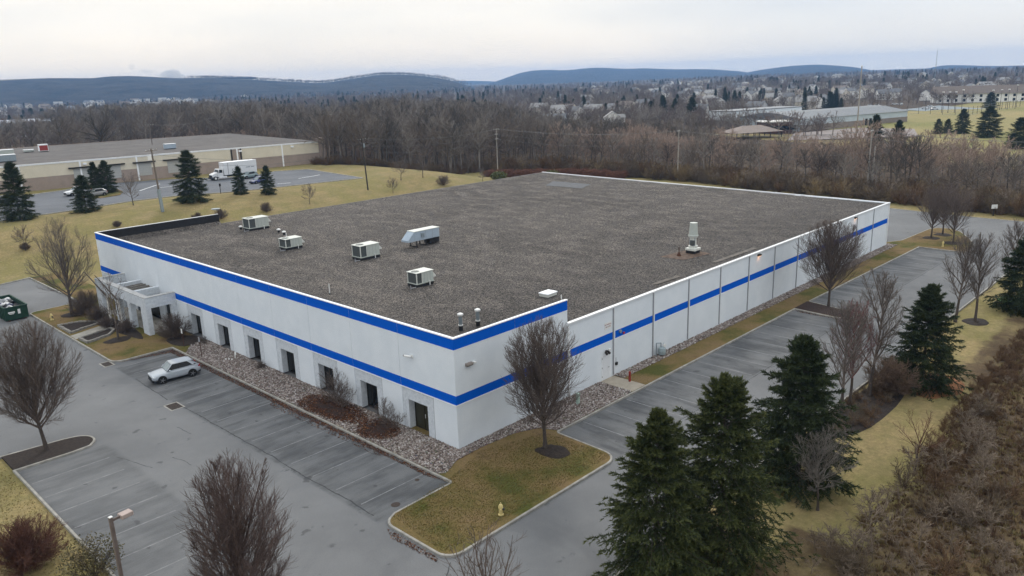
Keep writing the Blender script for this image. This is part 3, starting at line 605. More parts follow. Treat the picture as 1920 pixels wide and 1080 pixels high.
# west wall: smooth panels above the lower stripe foot, panels and block infill below
for i in range(len(jy)-1):
    a_, b_ = jy[i]+(.012 if i else 0), jy[i+1]-.012
    MB().box(0, TH, a_, b_, Z1, HT-.05).build('wall_panel', M_white, wh)
    for s0, s1 in ((a_, min(b_, 45.2)), (max(a_, 59.7), b_)):
        if s1-s0 > .1: MB().box(-.006, 0, s0, s1, Z1+.03, Z2).build('blue_stripe', M_blue, wh)
    MB().box(-.006, 0, a_, b_, ZT, HT-.05).build('blue_stripe', M_blue, wh)
    MB().box(-.035, 0, a_, b_, Z1-.045, Z1+.025).build('reveal_highlight', M_trim, wh)  # whiter strip: skylight caught on the chamfered reveal, put into the colour
    MB().box(-.02, 0, a_, b_, ZT-.03, ZT-.002).build('reveal_highlight', M_trim, wh)
segs = []
for k in range(7):
    lo = 2.5+6.1*k; hi = lo+3.62; prev = 0 if k == 0 else 2.5+6.1*(k-1)+3.62
    MB().box(0, TH, prev, lo-.03, 0, Z1-.05).build('wall_panel', M_white, wh)
    MB().box(.03, TH, lo-.03, lo+.05, 0, Z1-.05).build('wall_joint', M_joint, wh)
    o0, o1 = OPEN[k]; b = MB(); zt = 2.38
    b.box(.035, .75, lo+.05, o0, 0, Z1-.05); b.box(.035, .75, o1, hi, 0, Z1-.05); b.box(.035, .75, o0, o1, zt, Z1-.05); b.build('block_surround', M_block, wh)
    w = MB()
    for y0, y1, z0, z1 in ((o0, o0+.06, 0, zt), (o1-.06, o1, 0, zt), (o0+.06, o1-.06, zt-.06, zt), (o0+.06, o1-.06, 0, .1)): w.box(.58, .66, y0, y1, z0, z1)
    isdoor = k == 0
    wf = w.build('door_frame' if isdoor else 'window', M_bronze, wh)
    mid = [o0+.06+(o1-o0-.12)*j/(2 if isdoor else 3) for j in range((3 if isdoor else 4))]
    for j in range(len(mid)-1):
        MB().box(.61, .63, mid[j]+.02, mid[j+1]-.02, .1, zt-.06).build('door_leaf' if isdoor else 'pane', mat('olive_door', (.035, .033, .020), .4, .1, 3) if isdoor else M_glass, wf)
        if j: MB().box(.585, .655, mid[j]-.02, mid[j]+.02, .1, zt-.06).build('mullion', M_bronze, wf)
    if isdoor: MB().cyl((.56, 4.2, 1.0), (.56, 4.2, 1.3), .02).build('handle', M_cap, wf)
MB().box(0, TH, 2.5+36.6+3.62, 45.2, 0, Z1-.05).build('wall_panel', M_white, wh)
# behind the portico: block wall with dark openings
b = MB(); ent = [(47.2, 48.6), (50.2, 53.8), (55.4, 56.8)]; prev = 45.2
for a_, c_ in ent: b.box(.02, TH, prev, a_, 0, Z1-.05); b.box(.02, TH, a_, c_, 2.6, Z1-.05); prev = c_
b.box(.02, TH, prev, Wy, 0, Z1-.05); b.build('block_surround', M_block, wh)
for a_, c_ in ent: MB().box(.2, .24, a_, c_, 0, 2.6).build('window', M_glass, wh)
# south wall
js = [A1+6.1*i for i in range(13)]; js[12] = Lx
MB().box(TH+.001, 6.15, 0, TH, 0, HT-.05).build('wall_panel', M_white, wh); MB().box(6.17, A1-.012, 0, TH, 0, HT-.05).build('wall_panel', M_white, wh)
for a_, c_ in ((0, 6.15), (6.17, A1-.01)):
    MB().box(a_, c_, -.006, 0, Z1+.03, Z2).build('blue_stripe', M_blue, wh); MB().box(a_, c_, -.006, 0, ZT, HT-.05).build('blue_stripe', M_blue, wh)
    MB().box(a_, c_, -.035, 0, Z1-.045, Z1+.025).build('reveal_highlight', M_trim, wh); MB().box(a_, c_, -.02, 0, ZT-.03, ZT-.002).build('reveal_highlight', M_trim, wh)
for i in range(12):
    a_, c_ = js[i]+.015, js[i+1]-.015
    MB().box(a_, c_, .0, TH, 0, HL-.12).build('wall_panel', M_white, wh)
    MB().box(a_+.30, c_-.05, -.006, 0, Z1+.03, Z2).build('blue_stripe', M_blue, wh)
    MB().box(a_+.03, c_, -.03, 0, Z1-.03, Z1+.025).build('reveal_highlight', M_trim, wh)  # bright line of the reveal painted in as a whiter strip
    MB().box(a_-.07, a_+.06, -.075, 0, .12, HL-.14).build('downspout', M_joint if i else M_cap, wh)
    MB().box(a_+.09, a_+.20, -.02, 0, 0, HL-.12).build('pilaster_strip', M_trim, wh)
MB().box(Lx-.32, Lx-.22, -.1, 0, .1, HL-.14).build('downspout', M_trim, wh)
MB().box(Lx-.12, Lx-.02, -.1, 0, .1, HL-.14).build('downspout', M_trim, wh)
# far and back walls
MB().box(TH+.001, Lx, Wy-TH, Wy, 0, 6.8).build('wall_panel', M_white, wh); MB().box(Lx-TH, Lx, TH+.001, Wy-TH-.001, 0, 6.3).build('wall_panel', M_white, wh)
# parapets (inner faces black membrane) and copings
MB().box(TH+.005, PF, Wy-TH, Wy, 6.801, HT-.05).build('wall_panel', M_white, wh)
pm = MB(); pm.box(TH+.002, TH+.03, TH, Wy-TH-.035, 6.1, HT-.06); pm.box(TH+.002, PF+.02, Wy-TH-.03, Wy-TH-.002, 6.3, HT-.06); pm.box(TH+.035, A1-.03, TH+.002, TH+.03, 6.1, HT-.06); pm.box(PF+.003, PF+.02, Wy-TH, Wy, 6.802, HT-.06); pm.build('parapet_lining', M_blk, wh)
cp = MB(); cp.box(-.05, .17, -.05, Wy+.05, HT-.05, HT+.03); cp.box(.172, A1+.02, -.05, .17, HT-.05, HT+.03); cp.box(.172, PF+.03, Wy-.17, Wy+.05, HT-.05, HT+.03); cp.build('coping', M_trim, wh)
pb = MB(); pb.box(.174, TH+.04, .174, Wy-.174, HT-.049, HT-.01); pb.box(TH+.042, A1-.02, .174, TH+.04, HT-.049, HT-.01); pb.box(TH+.042, PF+.02, Wy-TH-.04, Wy-.174, HT-.049, HT-.01); pb.build('parapet_lining', M_blk, wh)
MB().box(A1+.025, Lx+.06, -.12, .16, HL-.14, HL).build('gutter', M_cap, wh)
RZ = lambda y: 6.17+.0108*y
MB().extr([(.16, HL-.02), (.42, RZ(.4)+.11), (.42, 6.0), (.16, 6.0)], 'x', A1+.03, Lx-.2).build('roof_edge_flashing', mat('dull_flashing', (.20, .20, .20), .7, .25, 2), wh)
MB().extr([(0, RZ(0)+.16), (Wy, RZ(Wy)+.12), (Wy, RZ(Wy)-.3), (0, RZ(0)-.25)], 'x', Lx-.18, Lx+.05).build('rear_fascia', M_trim, wh)
MB().box(PF+.05, Lx-.2, Wy-.1, Wy+.05, 6.75, RZ(Wy)+.03).build('roof_edge', mat('roof_edge_metal', (.16, .15, .145), .7, .2, 2), wh)
# gravel roof
nm = NT('roof_gravel', .95, .15)
big = nm.noise(.045, 5, .6); mid_ = nm.noise(.45, 5, .65, stretch=(1, .55, 1)); x_, y_, z_ = nm.xyz()
c = nm.ramp(big, [(.3, (.064, .058, .053)), (.7, (.100, .091, .084))])
c = nm.mix(nm.step(mid_, .44, .62, 0, .75), c, (.128, .114, .103))
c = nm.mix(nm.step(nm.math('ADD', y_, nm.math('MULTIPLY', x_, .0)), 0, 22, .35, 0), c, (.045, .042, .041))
cell = nm.voro(10.5); sep = nm.t.nodes.new('ShaderNodeSeparateColor'); nm.link(cell, sep.inputs[0])
cell2 = nm.voro(23); sep2 = nm.t.nodes.new('ShaderNodeSeparateColor'); nm.link(cell2, sep2.inputs[0])
grain = nm.math('ADD', nm.math('MULTIPLY', sep.outputs[0], .55), nm.math('MULTIPLY', sep2.outputs[0], .45))
c = nm.mix(1, c, nm.ramp(grain, [(.15, (.22, .22, .22)), (.5, (.92, .92, .92)), (.85, (2.5, 2.42, 2.35))]), 'MULTIPLY')
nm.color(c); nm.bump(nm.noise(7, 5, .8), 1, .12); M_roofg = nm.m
r_ = np.random.default_rng(5); nxr, nyr = 60, 50
xs = np.linspace(TH+.03, Lx-.19, nxr); ys = np.linspace(.42, Wy-.1, nyr); GX, GY = np.meshgrid(xs, ys); ZR = RZ(GY)+r_.normal(0, .02, GX.shape)
ii = np.arange(nxr*nyr).reshape(nyr, nxr); fq = np.stack([ii[:-1, :-1], ii[:-1, 1:], ii[1:, 1:], ii[1:, :-1]], -1).reshape(-1, 4)
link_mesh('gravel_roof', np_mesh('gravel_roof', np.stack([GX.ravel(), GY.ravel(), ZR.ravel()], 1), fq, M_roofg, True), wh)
# flat roof patches: felt, rust stained gravel and pale ballast
M_patch = mat('roof_patch_felt', (.085, .088, .095), .85, .2, 1.5)
for poly, z, m in (([(76.3, 56.5), (77, 48.2), (72, 46.2), (71.2, 54)], .05, M_patch), ([(36.8, 7.4), (41.8, 6.8), (41.5, 3.8), (37.0, 4.6)], .035, mat('rust_stain_gravel', (.105, .072, .054), .95, .45, 2.2, .5))):
    MB().add([(x, y, RZ(y)+z) for x, y in poly], [(0, 1, 2, 3)]).build('roof_patch', m, wh)
for i, (x0, x1) in enumerate(((27, 31), (38, 47))):
    MB().add([(x0, 1.3, RZ(1.3)+.045), (x1, 1.1, RZ(1.1)+.045), (x1, 1.7, RZ(1.7)+.045), (x0, 1.8, RZ(1.8)+.045)], [(0, 1, 2, 3)]).build('roof_patch', mat('pale_ballast', (.13, .115, .10), .95, .4, 2, .4), wh)
MB().extr([(Wy-.33, RZ(67)+.42), (Wy-1.2, RZ(66)+.01), (Wy-.33, RZ(67)-.1)], 'x', TH+.04, PF).build('gravel_cant', M_roofg, wh)
# portico
pt = empty('portico', (0, 0, 0)); pt.parent = wh
PX0, PY0, PY1, PZ = -3.3, 45.2, 59.7, 4.12
b = MB(); zb = 2.95
b.box(PX0, PX0+.55, PY0, PY1, zb, PZ); b.box(PX0+.55, -.003, PY0, PY0+.5, zb, PZ); b.box(PX0+.55, -.003, PY1-.5, PY1, zb, PZ)
b.box(PX0+.55, -.003, PY0+4.2, PY0+4.7, zb+.1, PZ-.02); b.box(PX0+.55, -.003, PY1-5.4, PY1-4.9, zb+.1, PZ-.02); b.build('beam', M_block, pt)
for y0, y1 in ((PY0, PY0+1.5), (PY0+4.3, PY0+5.2), (PY0+8.0, PY0+8.9), (PY1-1.6, PY1)): MB().box(PX0+.01, PX0+.54, y0+.01, y1, 0, zb).build('pier', M_block, pt)
for y in (PY0+.01, PY1-.49): MB().box(-.6, -.005, y, y+.47, 0, zb).build('pier', M_block, pt)
MB().box(PX0+.56, -.004, PY0+4.71, PY1-5.41, PZ-.55, PZ-.4).build('canopy_roof', M_roofg, pt)
for k in range(4): MB().box(PX0+.57, -.01, PY0+4.9+k*1.0, PY0+5.05+k*1.0, PZ-.39, PZ-.28).build('rafter', M_edge, pt)
cp = MB(); cp.box(PX0-.03, PX0+.6, PY0-.03, PY1+.03, PZ, PZ+.05); cp.box(PX0+.602, -.005, PY0-.03, PY0+.55, PZ, PZ+.05); cp.box(PX0+.602, -.005, PY1-.55, PY1+.03, PZ, PZ+.05); cp.build('coping', mat('portico_cap', (.42, .42, .41), .8, .2, 2), pt)
MB().box(-2.7, -.01, 45.75, 59.15, -.01, .05).build('porch_floor', M_conc, pt)
# south door
dr = MB().box(16.75, 17.85, -.012, 0, .02, 2.2).build('door', M_door, wh)
fr = MB(); fr.box(16.68, 16.75, -.03, 0, .02, 2.27); fr.box(17.85, 17.92, -.03, 0, .02, 2.27); fr.box(16.75, 17.85, -.03, 0, 2.2, 2.27); fr.build('door_frame', M_trim, dr)
MB().cyl((17.7, -.07, 1.05), (17.55, -.07, 1.05), .02).build('handle', M_bronze, dr)
for z in (.3, 1.1, 1.95): MB().box(16.72, 16.77, -.04, -.013, z, z+.12).build('hinge', M_bronze, dr)
# steel fillet that closes the step between high and low parapet
MB().box(A1-.010, A1+.018, TH+.001, .5, 6.1, HT-.06).build('parapet_end', M_trim, wh)
# ------------------------------------------------------------------ on the roof
M_rtu = mat('rooftop_unit_paint', (.44, .47, .43), .5, .06, 3); M_rtulid = mat('rooftop_unit_lid', (.62, .63, .58), .5, .05, 3); M_coil = mat('condenser_coil', (.075, .085, .085), .5, .3, 30)
M_pvc = mat('white_pvc', (.75, .75, .73), .4, .04, 3); M_galv = mat('galvanised_duct', (.30, .35, .38), .4, .15, 5, metal=.5); M_rust = mat('rusty_iron', (.075, .035, .022), .9, .4, 10)
def rtu(x, y, L, Wd, H, label, trap=True):
    t = thing('rooftop_unit', label, 'air conditioner', (x, y, RZ(y)+.02), 0, 'packaged air conditioners on the gravel roof')
    MB().box(0, L, 0, Wd, 0, .28).build('curb', M_blk, t)
    MB().box(-.04, L+.03, -.05, Wd+.05, .28, .36).build('base_rail', M_rtu, t)
    MB().box(L*.36, L, 0, Wd, .36, H).build('cabinet', M_rtu, t, bevel=.015)
    b = MB()
    for px_, py_ in ((0, 0), (0, Wd-.08), (L*.36-.1, 0), (L*.36-.1, Wd-.08)): b.box(px_, px_+.08, py_, py_+.08, .36, H)
    b.build('corner_post', M_rtulid, t)
    MB().box(.05, L*.355, .05, Wd-.05, .36, H-.01).build('condenser_coil', M_coil, t)
    lid = MB().box(-.05, L+.04, -.05, Wd+.05, H, H+.07).build('lid', M_rtulid, t, bevel=.02)
    fan = MB().cyl((L*.2, Wd*.5, H+.07), (L*.2, Wd*.5, H+.10), Wd*.3, n=20).build('fan_ring', M_rtu, t)
    MB().cyl((L*.2, Wd*.5, H+.10), (L*.2, Wd*.5, H+.105), Wd*.26, n=20).build('fan_well', M_blk, fan)
    b = MB()
    for k in range(4): b.box(L*.2-Wd*.26, L*.2+Wd*.26, Wd*.5-.01+(k-1.5)*.12, Wd*.5+.01+(k-1.5)*.12, H+.106, H+.118)
    b.build('fan_guard', M_rtulid, fan)
    MB().extr([(L, H-.12), (L+.42, H-.62), (L+.42, H-.72), (L, H-.72)], 'y', .12, Wd*.55).build('intake_hood', M_rtulid, t)
    for k in (.45, .62, .8): MB().box(L*k, L*k+.02, -.008, 0, .42, H-.05).build('panel_seam', M_joint, t)
    if trap: MB().cyl((L*.72, -.12, 0), (L*.72, -.12, .42), .045, n=8).cyl((L*.72, -.12, .42), (L*.72, 0, .42), .045, n=8).build('drain_trap', M_pvc, t)
    MB().cyl((-.7, .1, .06), (-.05, .1, .06), .04, n=6).cyl((-.7, .1, .0), (-.7, .1, .35), .04, n=6).build('conduit', M_joint, t)
    return t
rtu(16.3, 58.4, 2.9, 1.7, 1.55, 'large grey green rooftop unit farthest back on the left')
rtu(12.9, 43.5, 2.2, 1.5, 1.25, 'small rooftop unit beside the white standpipe')
rtu(15.3, 32.0, 2.6, 1.6, 1.55, 'rooftop unit in the middle, left of the pale blue duct unit')
rtu(11.9, 18.3, 2.1, 1.4, 1.35, 'rooftop unit nearest to the blue edged front parapet')
t = thing('makeup_air_unit', 'long pale blue air unit with sloped intake hood raised on rails', 'air handling unit', (23.3, 32.4, RZ(33)))
M_mau = mat('pale_blue_steel', (.36, .43, .50), .45, .06, 2)
MB().box(0, 3.9, 0, 1.25, .75, 1.85).build('cabinet', M_mau, t, bevel=.02)
MB().extr([(0, 1.85), (-.95, .95), (-.95, .75), (0, .75)], 'y', 0, 1.25).build('intake_hood', M_mau, t)
MB().box(-.02, 3.93, -.03, 1.28, 1.851, 1.92).build('lid', M_rtulid, t)
MB().box(2.4, 3.9, .1, 1.15, .1, .75).build('duct_curb', M_blk, t)
for x in (.3, 1.7): MB().box(x, x+.1, -.1, 1.35, .0, .12).box(x, x+.1, 0, .1, .12, .75).box(x, x+.1, 1.15, 1.25, .12, .75).build('support_frame', M_blk, t)
MB().box(1.0, 1.5, -.09, 0, 1.1, 1.6).build('control_box', M_galv, t); MB().box(1.75, 1.78, -.01, 0, .8, 1.82).box(2.8, 2.83, -.01, 0, .8, 1.82).build('panel_seam', M_joint, t)
t = thing('roof_hatch', 'low square white roof hatch near the stepped corner', 'roof hatch', (17.2, 6.4, RZ(7)), math.radians(2))
MB().box(0, 1.3, 0, 1.0, 0, .22).build('curb', M_rtulid, t); MB().box(-.06, 1.36, -.06, 1.06, .22, .34).build('lid', M_trim, t, bevel=.03); MB().box(.3, 1.0, .48, .52, .34, .37).build('handle', M_galv, t)
t = thing('exhaust_fan', 'tall tapering grey exhaust stack on a square roof curb', 'exhaust fan', (40.6, 5.6, RZ(5.6)))
MB().box(-.55, .55, -.55, .55, 0, .35).build('curb', M_blk, t); MB().box(-.62, .62, -.62, .62, .35, .6).build('curb_cap', M_rtulid, t, bevel=.02)
MB().lathe([(.5, .6), (.5, .85), (.36, .9), (.36, 1.75), (.5, 1.8), (.53, 1.95)], n=16).build('fan_housing', M_rtulid, t, smooth=False)
MB().box(-.5, -.3, -.4, .1, .95, 1.5).build('motor_box', M_coil, t)
MB().lathe([(.56, 1.95), (.56, 2.02), (.50, 2.05), (.40, 3.3), (.42, 3.38), (.3, 3.38)], n=18).build('nozzle', M_rtu, t, smooth=False)
for k in range(3): a = 2*math.pi*k/3; MB().box(.37*math.cos(a)-.03, .37*math.cos(a)+.03, .37*math.sin(a)-.03, .37*math.sin(a)+.03, .9, 1.8).build('strut', M_joint, t)
t = thing('vent_pipe', 'thin rusty vent pipe in a rust stained patch of gravel', 'vent pipe', (38.4, 6.0, RZ(6)))
MB().lathe([(.28, 0), (.12, .35), (.10, .4)], n=10).build('boot', M_rust, t); MB().cyl((0, 0, .4), (0, 0, 1.0), .05, n=8).build('pipe', M_rust, t)
for (x, y, lab) in ((5.9, 5.7, 'left of the two capped flue pipes behind the front corner'), (7.6, 5.5, 'right of the two capped flue pipes behind the front corner')):
    t = thing('flue_pipe', lab, 'flue pipe', (x, y, RZ(y)), 0, 'flue pipes')
    MB().cyl((0, 0, 0), (0, 0, .38), .17, n=14).build('boot', M_blk, t); MB().cyl((0, 0, .38), (0, 0, 1.25), .15, n=14).build('pipe', M_galv, t)
    MB().lathe([(.19, .42), (.19, .5)], n=14).build('collar', M_pvc, t); MB().lathe([(.21, 1.22), (.24, 1.3), (.24, 1.38), (.1, 1.45)], n=14).build('cap', M_pvc, t)
for x, y, l in ((16.2, 60.6, 'small mushroom vent left of the farthest rooftop unit'), (18.3, 54.4, 'small mushroom vent, left of a pair'), (17.9, 52.4, 'small mushroom vent, right of a pair')):
    t = thing('roof_vent', l, 'roof vent', (x, y, RZ(y)), 0, 'mushroom vents'); MB().cyl((0, 0, 0), (0, 0, .35), .16, n=10).build('stem', M_blk, t); MB().lathe([(.2, .3), (.27, .36), (.25, .46), (.1, .52)], n=12).build('cap', M_pvc, t)
for x, y, h, l in ((16.6, 49.6, .8, 'white plastic standpipe by the small rooftop unit'), (5.3, 23.1, 1.0, 'white plastic standpipe in the open gravel'), (12.05, .45, HT-RZ(0)+.35, 'short white rod rising behind the parapet end')):
    t = thing('standpipe', l, 'pipe', (x, y, RZ(y))); MB().cyl((0, 0, 0), (0, 0, .12), .09, n=8).build('boot', M_blk, t); MB().cyl((0, 0, .12), (0, 0, h), .035 if h > 1.5 else .05, n=8).build('pipe', M_pvc, t)
t = thing('satellite_dish', 'small grey satellite dish at the far end of the left parapet', 'satellite dish', (15.8, Wy-.6, RZ(66)))
MB().cyl((0, 0, 0), (0, 0, 1.9), .03, n=6).build('mast', M_galv, t)
MB().lathe([(.02, 0), (.3, .04), (.5, .12), (.62, .22)], n=18).build('dish', M_galv, t, (0, -.1, 2.1)); t.children[-1].rotation_euler = (math.radians(75), 0, math.radians(-30))
MB().cyl((0, -.1, 2.0), (.2, -.7, 2.2), .02, n=5).build('arm', M_galv, t)
tag(MB().prism(blob(2.4, 2.2, .35, .3, 10, 9), RZ(2)+.02, RZ(2)+.2).build('pale_rag', M_pvc), 'pale lump lying in the roof corner', 'rag')

# ------------------------------------------------------------------ on the walls
M_lampg = bpy.data.materials.new('lit_lamp_glass'); M_lampg.use_nodes = True; bb = M_lampg.node_tree.nodes['Principled BSDF']; bb.inputs['Emission Color'].default_value = (1, .55, .28, 1); bb.inputs['Emission Strength'].default_value = 3
M_pole0 = mat('faded_bronze', (.22, .19, .17), .5, .1, 4)
def wallpack(x, z, label, lit=False):
    t = thing('wall_light', label, 'wall light', (x, 0, z))
    MB().extr([(0, .12), (-.2, .07), (-.24, -.04), (-.2, -.09), (0, -.09)], 'x', -.3, .3).build('housing', M_bronze if lit else M_pole0, t)
    MB().box(-.25, .25, -.2, -.04, -.11, -.091).build('lens', M_lampg if lit else M_coil, t)
    MB().box(.42, .62, -.2, 0, -.06, .06).build('photocell', M_pvc, t)
    if lit:
        l = bpy.data.lights.new('wall_lamp', 'SPOT'); l.energy = 5; l.color = (1, .45, .22); l.spot_size = 2.4; l.shadow_soft_size = .1
        o = bpy.data.objects.new('bulb', l); COL.objects.link(o); o.parent = t; o.location = (0, -.22, -.2)
wallpack(1.3, 6.1, 'bronze wall light with a camera beside it near the front corner'); wallpack(44.9, 5.95, 'lit wall light glowing warm above the blue stripe', True); wallpack(72.4, 6.0, 'wall light high on the far end of the south wall', True)
t = thing('security_camera', 'white bullet camera on the west wall above the blue stripe', 'security camera', (0, 4.6, 6.0)); MB().box(-.05, 0, -.1, .1, -.1, .1).build('bracket', M_pvc, t); MB().cyl((-.12, -.05, .0), (-.35, .5, .03), .09, n=10).build('barrel', M_pvc, t); MB().cyl((-.35, .5, .03), (-.37, .55, .03), .07, n=10).build('lens', M_glass, t)
t = thing('wall_light', 'small dark twin spotlight above the south door', 'wall light', (17.3, 0, 2.55)); MB().box(-.1, .1, -.12, 0, -.1, .1).build('bracket', M_bronze, t)
for s_ in (-.2, .15): MB().cyl((s_, -.12, 0), (s_-.08, -.36, -.12), .09, .12, n=10).build('spot_head', M_bronze, t)
MB().box(.35, .6, -.1, 0, -.03, .1).build('sensor', M_pvc, t)
t = thing('alarm_bell', 'round red and grey alarm bell fixed on the blue stripe', 'alarm bell', (19.3, 0, 3.85)); MB().cyl((0, -.02, 0), (0, -.14, 0), .16, n=14).build('gong', M_galv, t); MB().box(.45, .65, -.1, 0, -.36, -.2).build('strobe', mat('alarm_red', (.45, .03, .03), .4, .05), t)
t = thing('meter_box', 'small dark electric box low on the wall right of the door', 'electric box', (18.75, 0, 1.0)); MB().box(-.12, .15, -.12, 0, -.1, .15).build('box', M_bronze, t); MB().cyl((-.05, -.05, .15), (-.05, -.05, .6), .02, n=6).build('conduit', M_joint, t)
def text_mesh(name, s, size, m, parent, M, thick=.002):
    cu = bpy.data.curves.new(name, 'FONT'); cu.body = s; cu.size = size; cu.align_x = 'CENTER'; cu.align_y = 'CENTER'; cu.extrude = thick
    o = bpy.data.objects.new(name, cu); COL.objects.link(o); bpy.context.view_layer.update()
    me = bpy.data.meshes.new_from_object(o.evaluated_get(bpy.context.evaluated_depsgraph_get())); bpy.data.objects.remove(o); me.materials.clear(); me.materials.append(m); me.transform(M)
    return link_mesh(name, me, parent)
M_red = mat('red_paint', (.26, .03, .022), .5, .1, 4)
t = thing('wall_sign', 'small white sign with red lettering high beside a downspout', 'sign', (17.6, -.002, 4.8)); MB().box(-.48, .48, -.015, 0, -.3, .3).build('plate', M_pvc, t)
RX = Matrix.Rotation(math.pi/2, 4, 'X')
for k, s_ in enumerate(('NO PARKING', 'FIRE LANE')): text_mesh('lettering', s_, .155, M_red, t, Matrix.Translation((0, -.018, .1-.2*k)) @ RX)
t = thing('gas_meter', 'grey gas meter set with looping pipes by the south wall', 'gas meter', (25.2, -.55, 0))
MB().lathe([(.1, .1), (.34, .2), (.38, .5), (.34, .8), (.12, .9)], n=14).build('meter_body', mat('meter_grey', (.30, .36, .38), .4, .1, 4), t)
MB().cyl((-.1, .05, .85), (-.1, .05, 1.3), .05, n=8).cyl((-.1, .05, 1.3), (-.55, .25, 1.35), .05, n=8).cyl((-.55, .25, 1.35), (-.55, .25, .1), .05, n=8).cyl((.15, 0, .8), (.5, .15, 1.1), .05, n=8).cyl((.5, .15, 1.1), (.8, .3, .1), .05, n=8).build('pipework', M_galv, t)
MB().cyl((.1, -.15, 1.05), (.1, -.25, 1.05), .17, n=12).build('regulator', M_pvc, t)
tag(MB().cyl((18.15, -1.9, 0), (18.15, -1.9, .85), .1, n=12).lathe([(.1, .85), (.08, .92), (.02, .95)], (18.15, -1.9, 0), 12).build('bollard', M_red), 'short red post at the corner of the tan path', 'bollard')
t = thing('utility_pedestal', 'pale green utility pedestal standing in the rock bed', 'utility box', (11.6, -1.5, 0)); MB().box(-.12, .12, -.12, .12, 0, .85).build('post', mat('pale_green', (.42, .55, .48), .5, .05), t, bevel=.02); MB().box(-.14, .14, -.14, .14, .85, .95).build('cap', mat('pale_green', None or (.42, .55, .48)), t)
t = thing('cleanout_pipe', 'bent white plastic pipe standing in the rock bed', 'pipe', (-.9, 31.0, 0)); MB().cyl((0, 0, 0), (0, 0, .6), .06, n=8).cyl((0, 0, .6), (-.05, -.25, .7), .06, n=8).cyl((-.05, -.25, .7), (-.1, -.4, .5), .06, n=8).build('pipe', M_pvc, t)
for i, (x, y) in enumerate(((-1.5, 31.1), (-1.7, 31.35), (-1.35, 30.8))): tag(MB().cyl((x, y, 0), (x, y, .14), .08, n=8).build('pipe_stub', M_pvc), 'short white pipe stub in the rock bed', 'pipe', 'three white pipe stubs in a row')
for x, y, h, l, c_ in ((-2.5, 38.7, 1.9, 'white plated sign post at the corner of the entrance lawn', M_pvc), (-2.85, 34.0, 2.1, 'thin brown sign post behind the silver car', M_joint)):
    t = thing('sign_post', l, 'sign', (x, y, 0)); MB().box(-.03, .03, -.03, .03, 0, h).build('post', M_rust, t); MB().box(-.05, -.032, -.15, .15, h-.5, h).build('plate', c_, t)

# ------------------------------------------------------------------ hydrants, lamp post, bin, car
M_hyd = mat('cream_yellow_paint', (.62, .50, .22), .5, .12, 6)
def hydrant(x, y, label, rz):
    t = thing('fire_hydrant', label, 'fire hydrant', (x, y, 0), rz, 'yellow fire hydrants')
    MB().lathe([(.17, 0), (.17, .05), (.12, .07), (.115, .45), (.15, .47), (.15, .52), (.12, .53)], n=14).build('barrel', M_hyd, t)
    MB().lathe([(.14, .53), (.14, .58), (.10, .68), (.04, .74), (.035, .80), (.02, .80)], n=14).build('bonnet', M_hyd, t)
    for s_ in (-1, 1): c_ = MB().cyl((.10*s_, 0, .40), (.22*s_, 0, .40), .055, n=10).build('side_outlet', M_hyd, t)
    MB().cyl((0, -.08, .38), (0, -.23, .38), .085, n=12).build('front_outlet', mat('dark_cap', (.05, .05, .05), .5), t)
h0 = hydrant(-4.2, -8.3, 'pale yellow fire hydrant in the near lawn point', .8); hydrant(-8.2, 60.8, 'yellow fire hydrant on the entrance lawn by the green bin', .3); hydrant(89.0, -6.7, 'yellow fire hydrant in front of the three island trees', .5)
M_pole = mat('weathered_bronze_pole', (.15, .12, .11), .5, .15, 3)
t = thing('lamp_post', 'square brown parking lot lamp post with one box head', 'street lamp', (-23.42, -1.9, -.16))
MB().cyl((0, 0, 0), (0, 0, .5), .28, n=16).build('concrete_base', M_conc, t); MB().box(-.075, .075, -.075, .075, .5, 6.35).build('pole', M_pole, t)
MB().box(-.08, .08, -.08, .08, 6.35, 6.39).build('pole_cap', M_pvc, t); MB().box(.075, .42, -.03, .03, 6.12, 6.24).build('arm', M_pole, t)
hd = MB().box(.42, .98, -.21, .21, 6.07, 6.28).build('lamp_head', mat('lamp_head_tan', (.40, .32, .29), .5, .08, 4), t, bevel=.02); MB().box(.48, .92, -.16, .16, 6.055, 6.07).build('lens', M_glass, hd)
t.rotation_euler = (0, 0, math.radians(8))
M_green = mat('dumpster_green', (.012, .045, .028), .6, .3, 3)
t = thing('dumpster', 'green open roll off dumpster filled with bin bags', 'dumpster', (-11.9, 64.7, AZ))
w_, l_, h_ = 2.4, 6.9, 1.6; b = MB(); b.box(0, w_, 0, .08, .15, h_); b.box(0, w_, l_-.08, l_, .15, h_); b.box(0, .08, .08, l_-.08, .15, h_); b.box(w_-.08, w_, .08, l_-.08, .15, h_); b.box(.08, w_-.08, .08, l_-.08, .15, .25); b.build('body', M_green, t)
b = MB(); b.box(-.05, w_+.05, -.05, .1, h_, h_+.1); b.box(-.05, w_+.05, l_-.1, l_+.05, h_, h_+.1); b.box(-.05, .1, .1, l_-.1, h_, h_+.1); b.box(w_-.1, w_+.05, .1, l_-.1, h_, h_+.1); b.build('rim', M_green, t)
for k in range(10): MB().box(-.07, 0, .3+k*.68, .42+k*.68, .15, h_).build('rib', M_green, t); MB().box(w_, w_+.07, .3+k*.68, .42+k*.68, .15, h_).build('rib', M_green, t)
for x in (.3, 1.9): MB().box(x, x+.2, 0, l_, 0, .15).build('skid_rail', M_rust, t)
MB().box(.35, 1.05, -.012, 0, .95, 1.12).box(.45, .95, -.012, 0, .82, .9).build('lettering', M_pvc, t); MB().box(1.35, 1.62, -.012, 0, .75, 1.3).build('sticker', M_pvc, t)
nm_b = [mat('bag_black', (.02, .02, .024), .35), mat('bag_white', (.6, .6, .6), .5), mat('bag_blue', (.03, .04, .09), .4), mat('bag_grey', (.25, .26, .27), .5)]
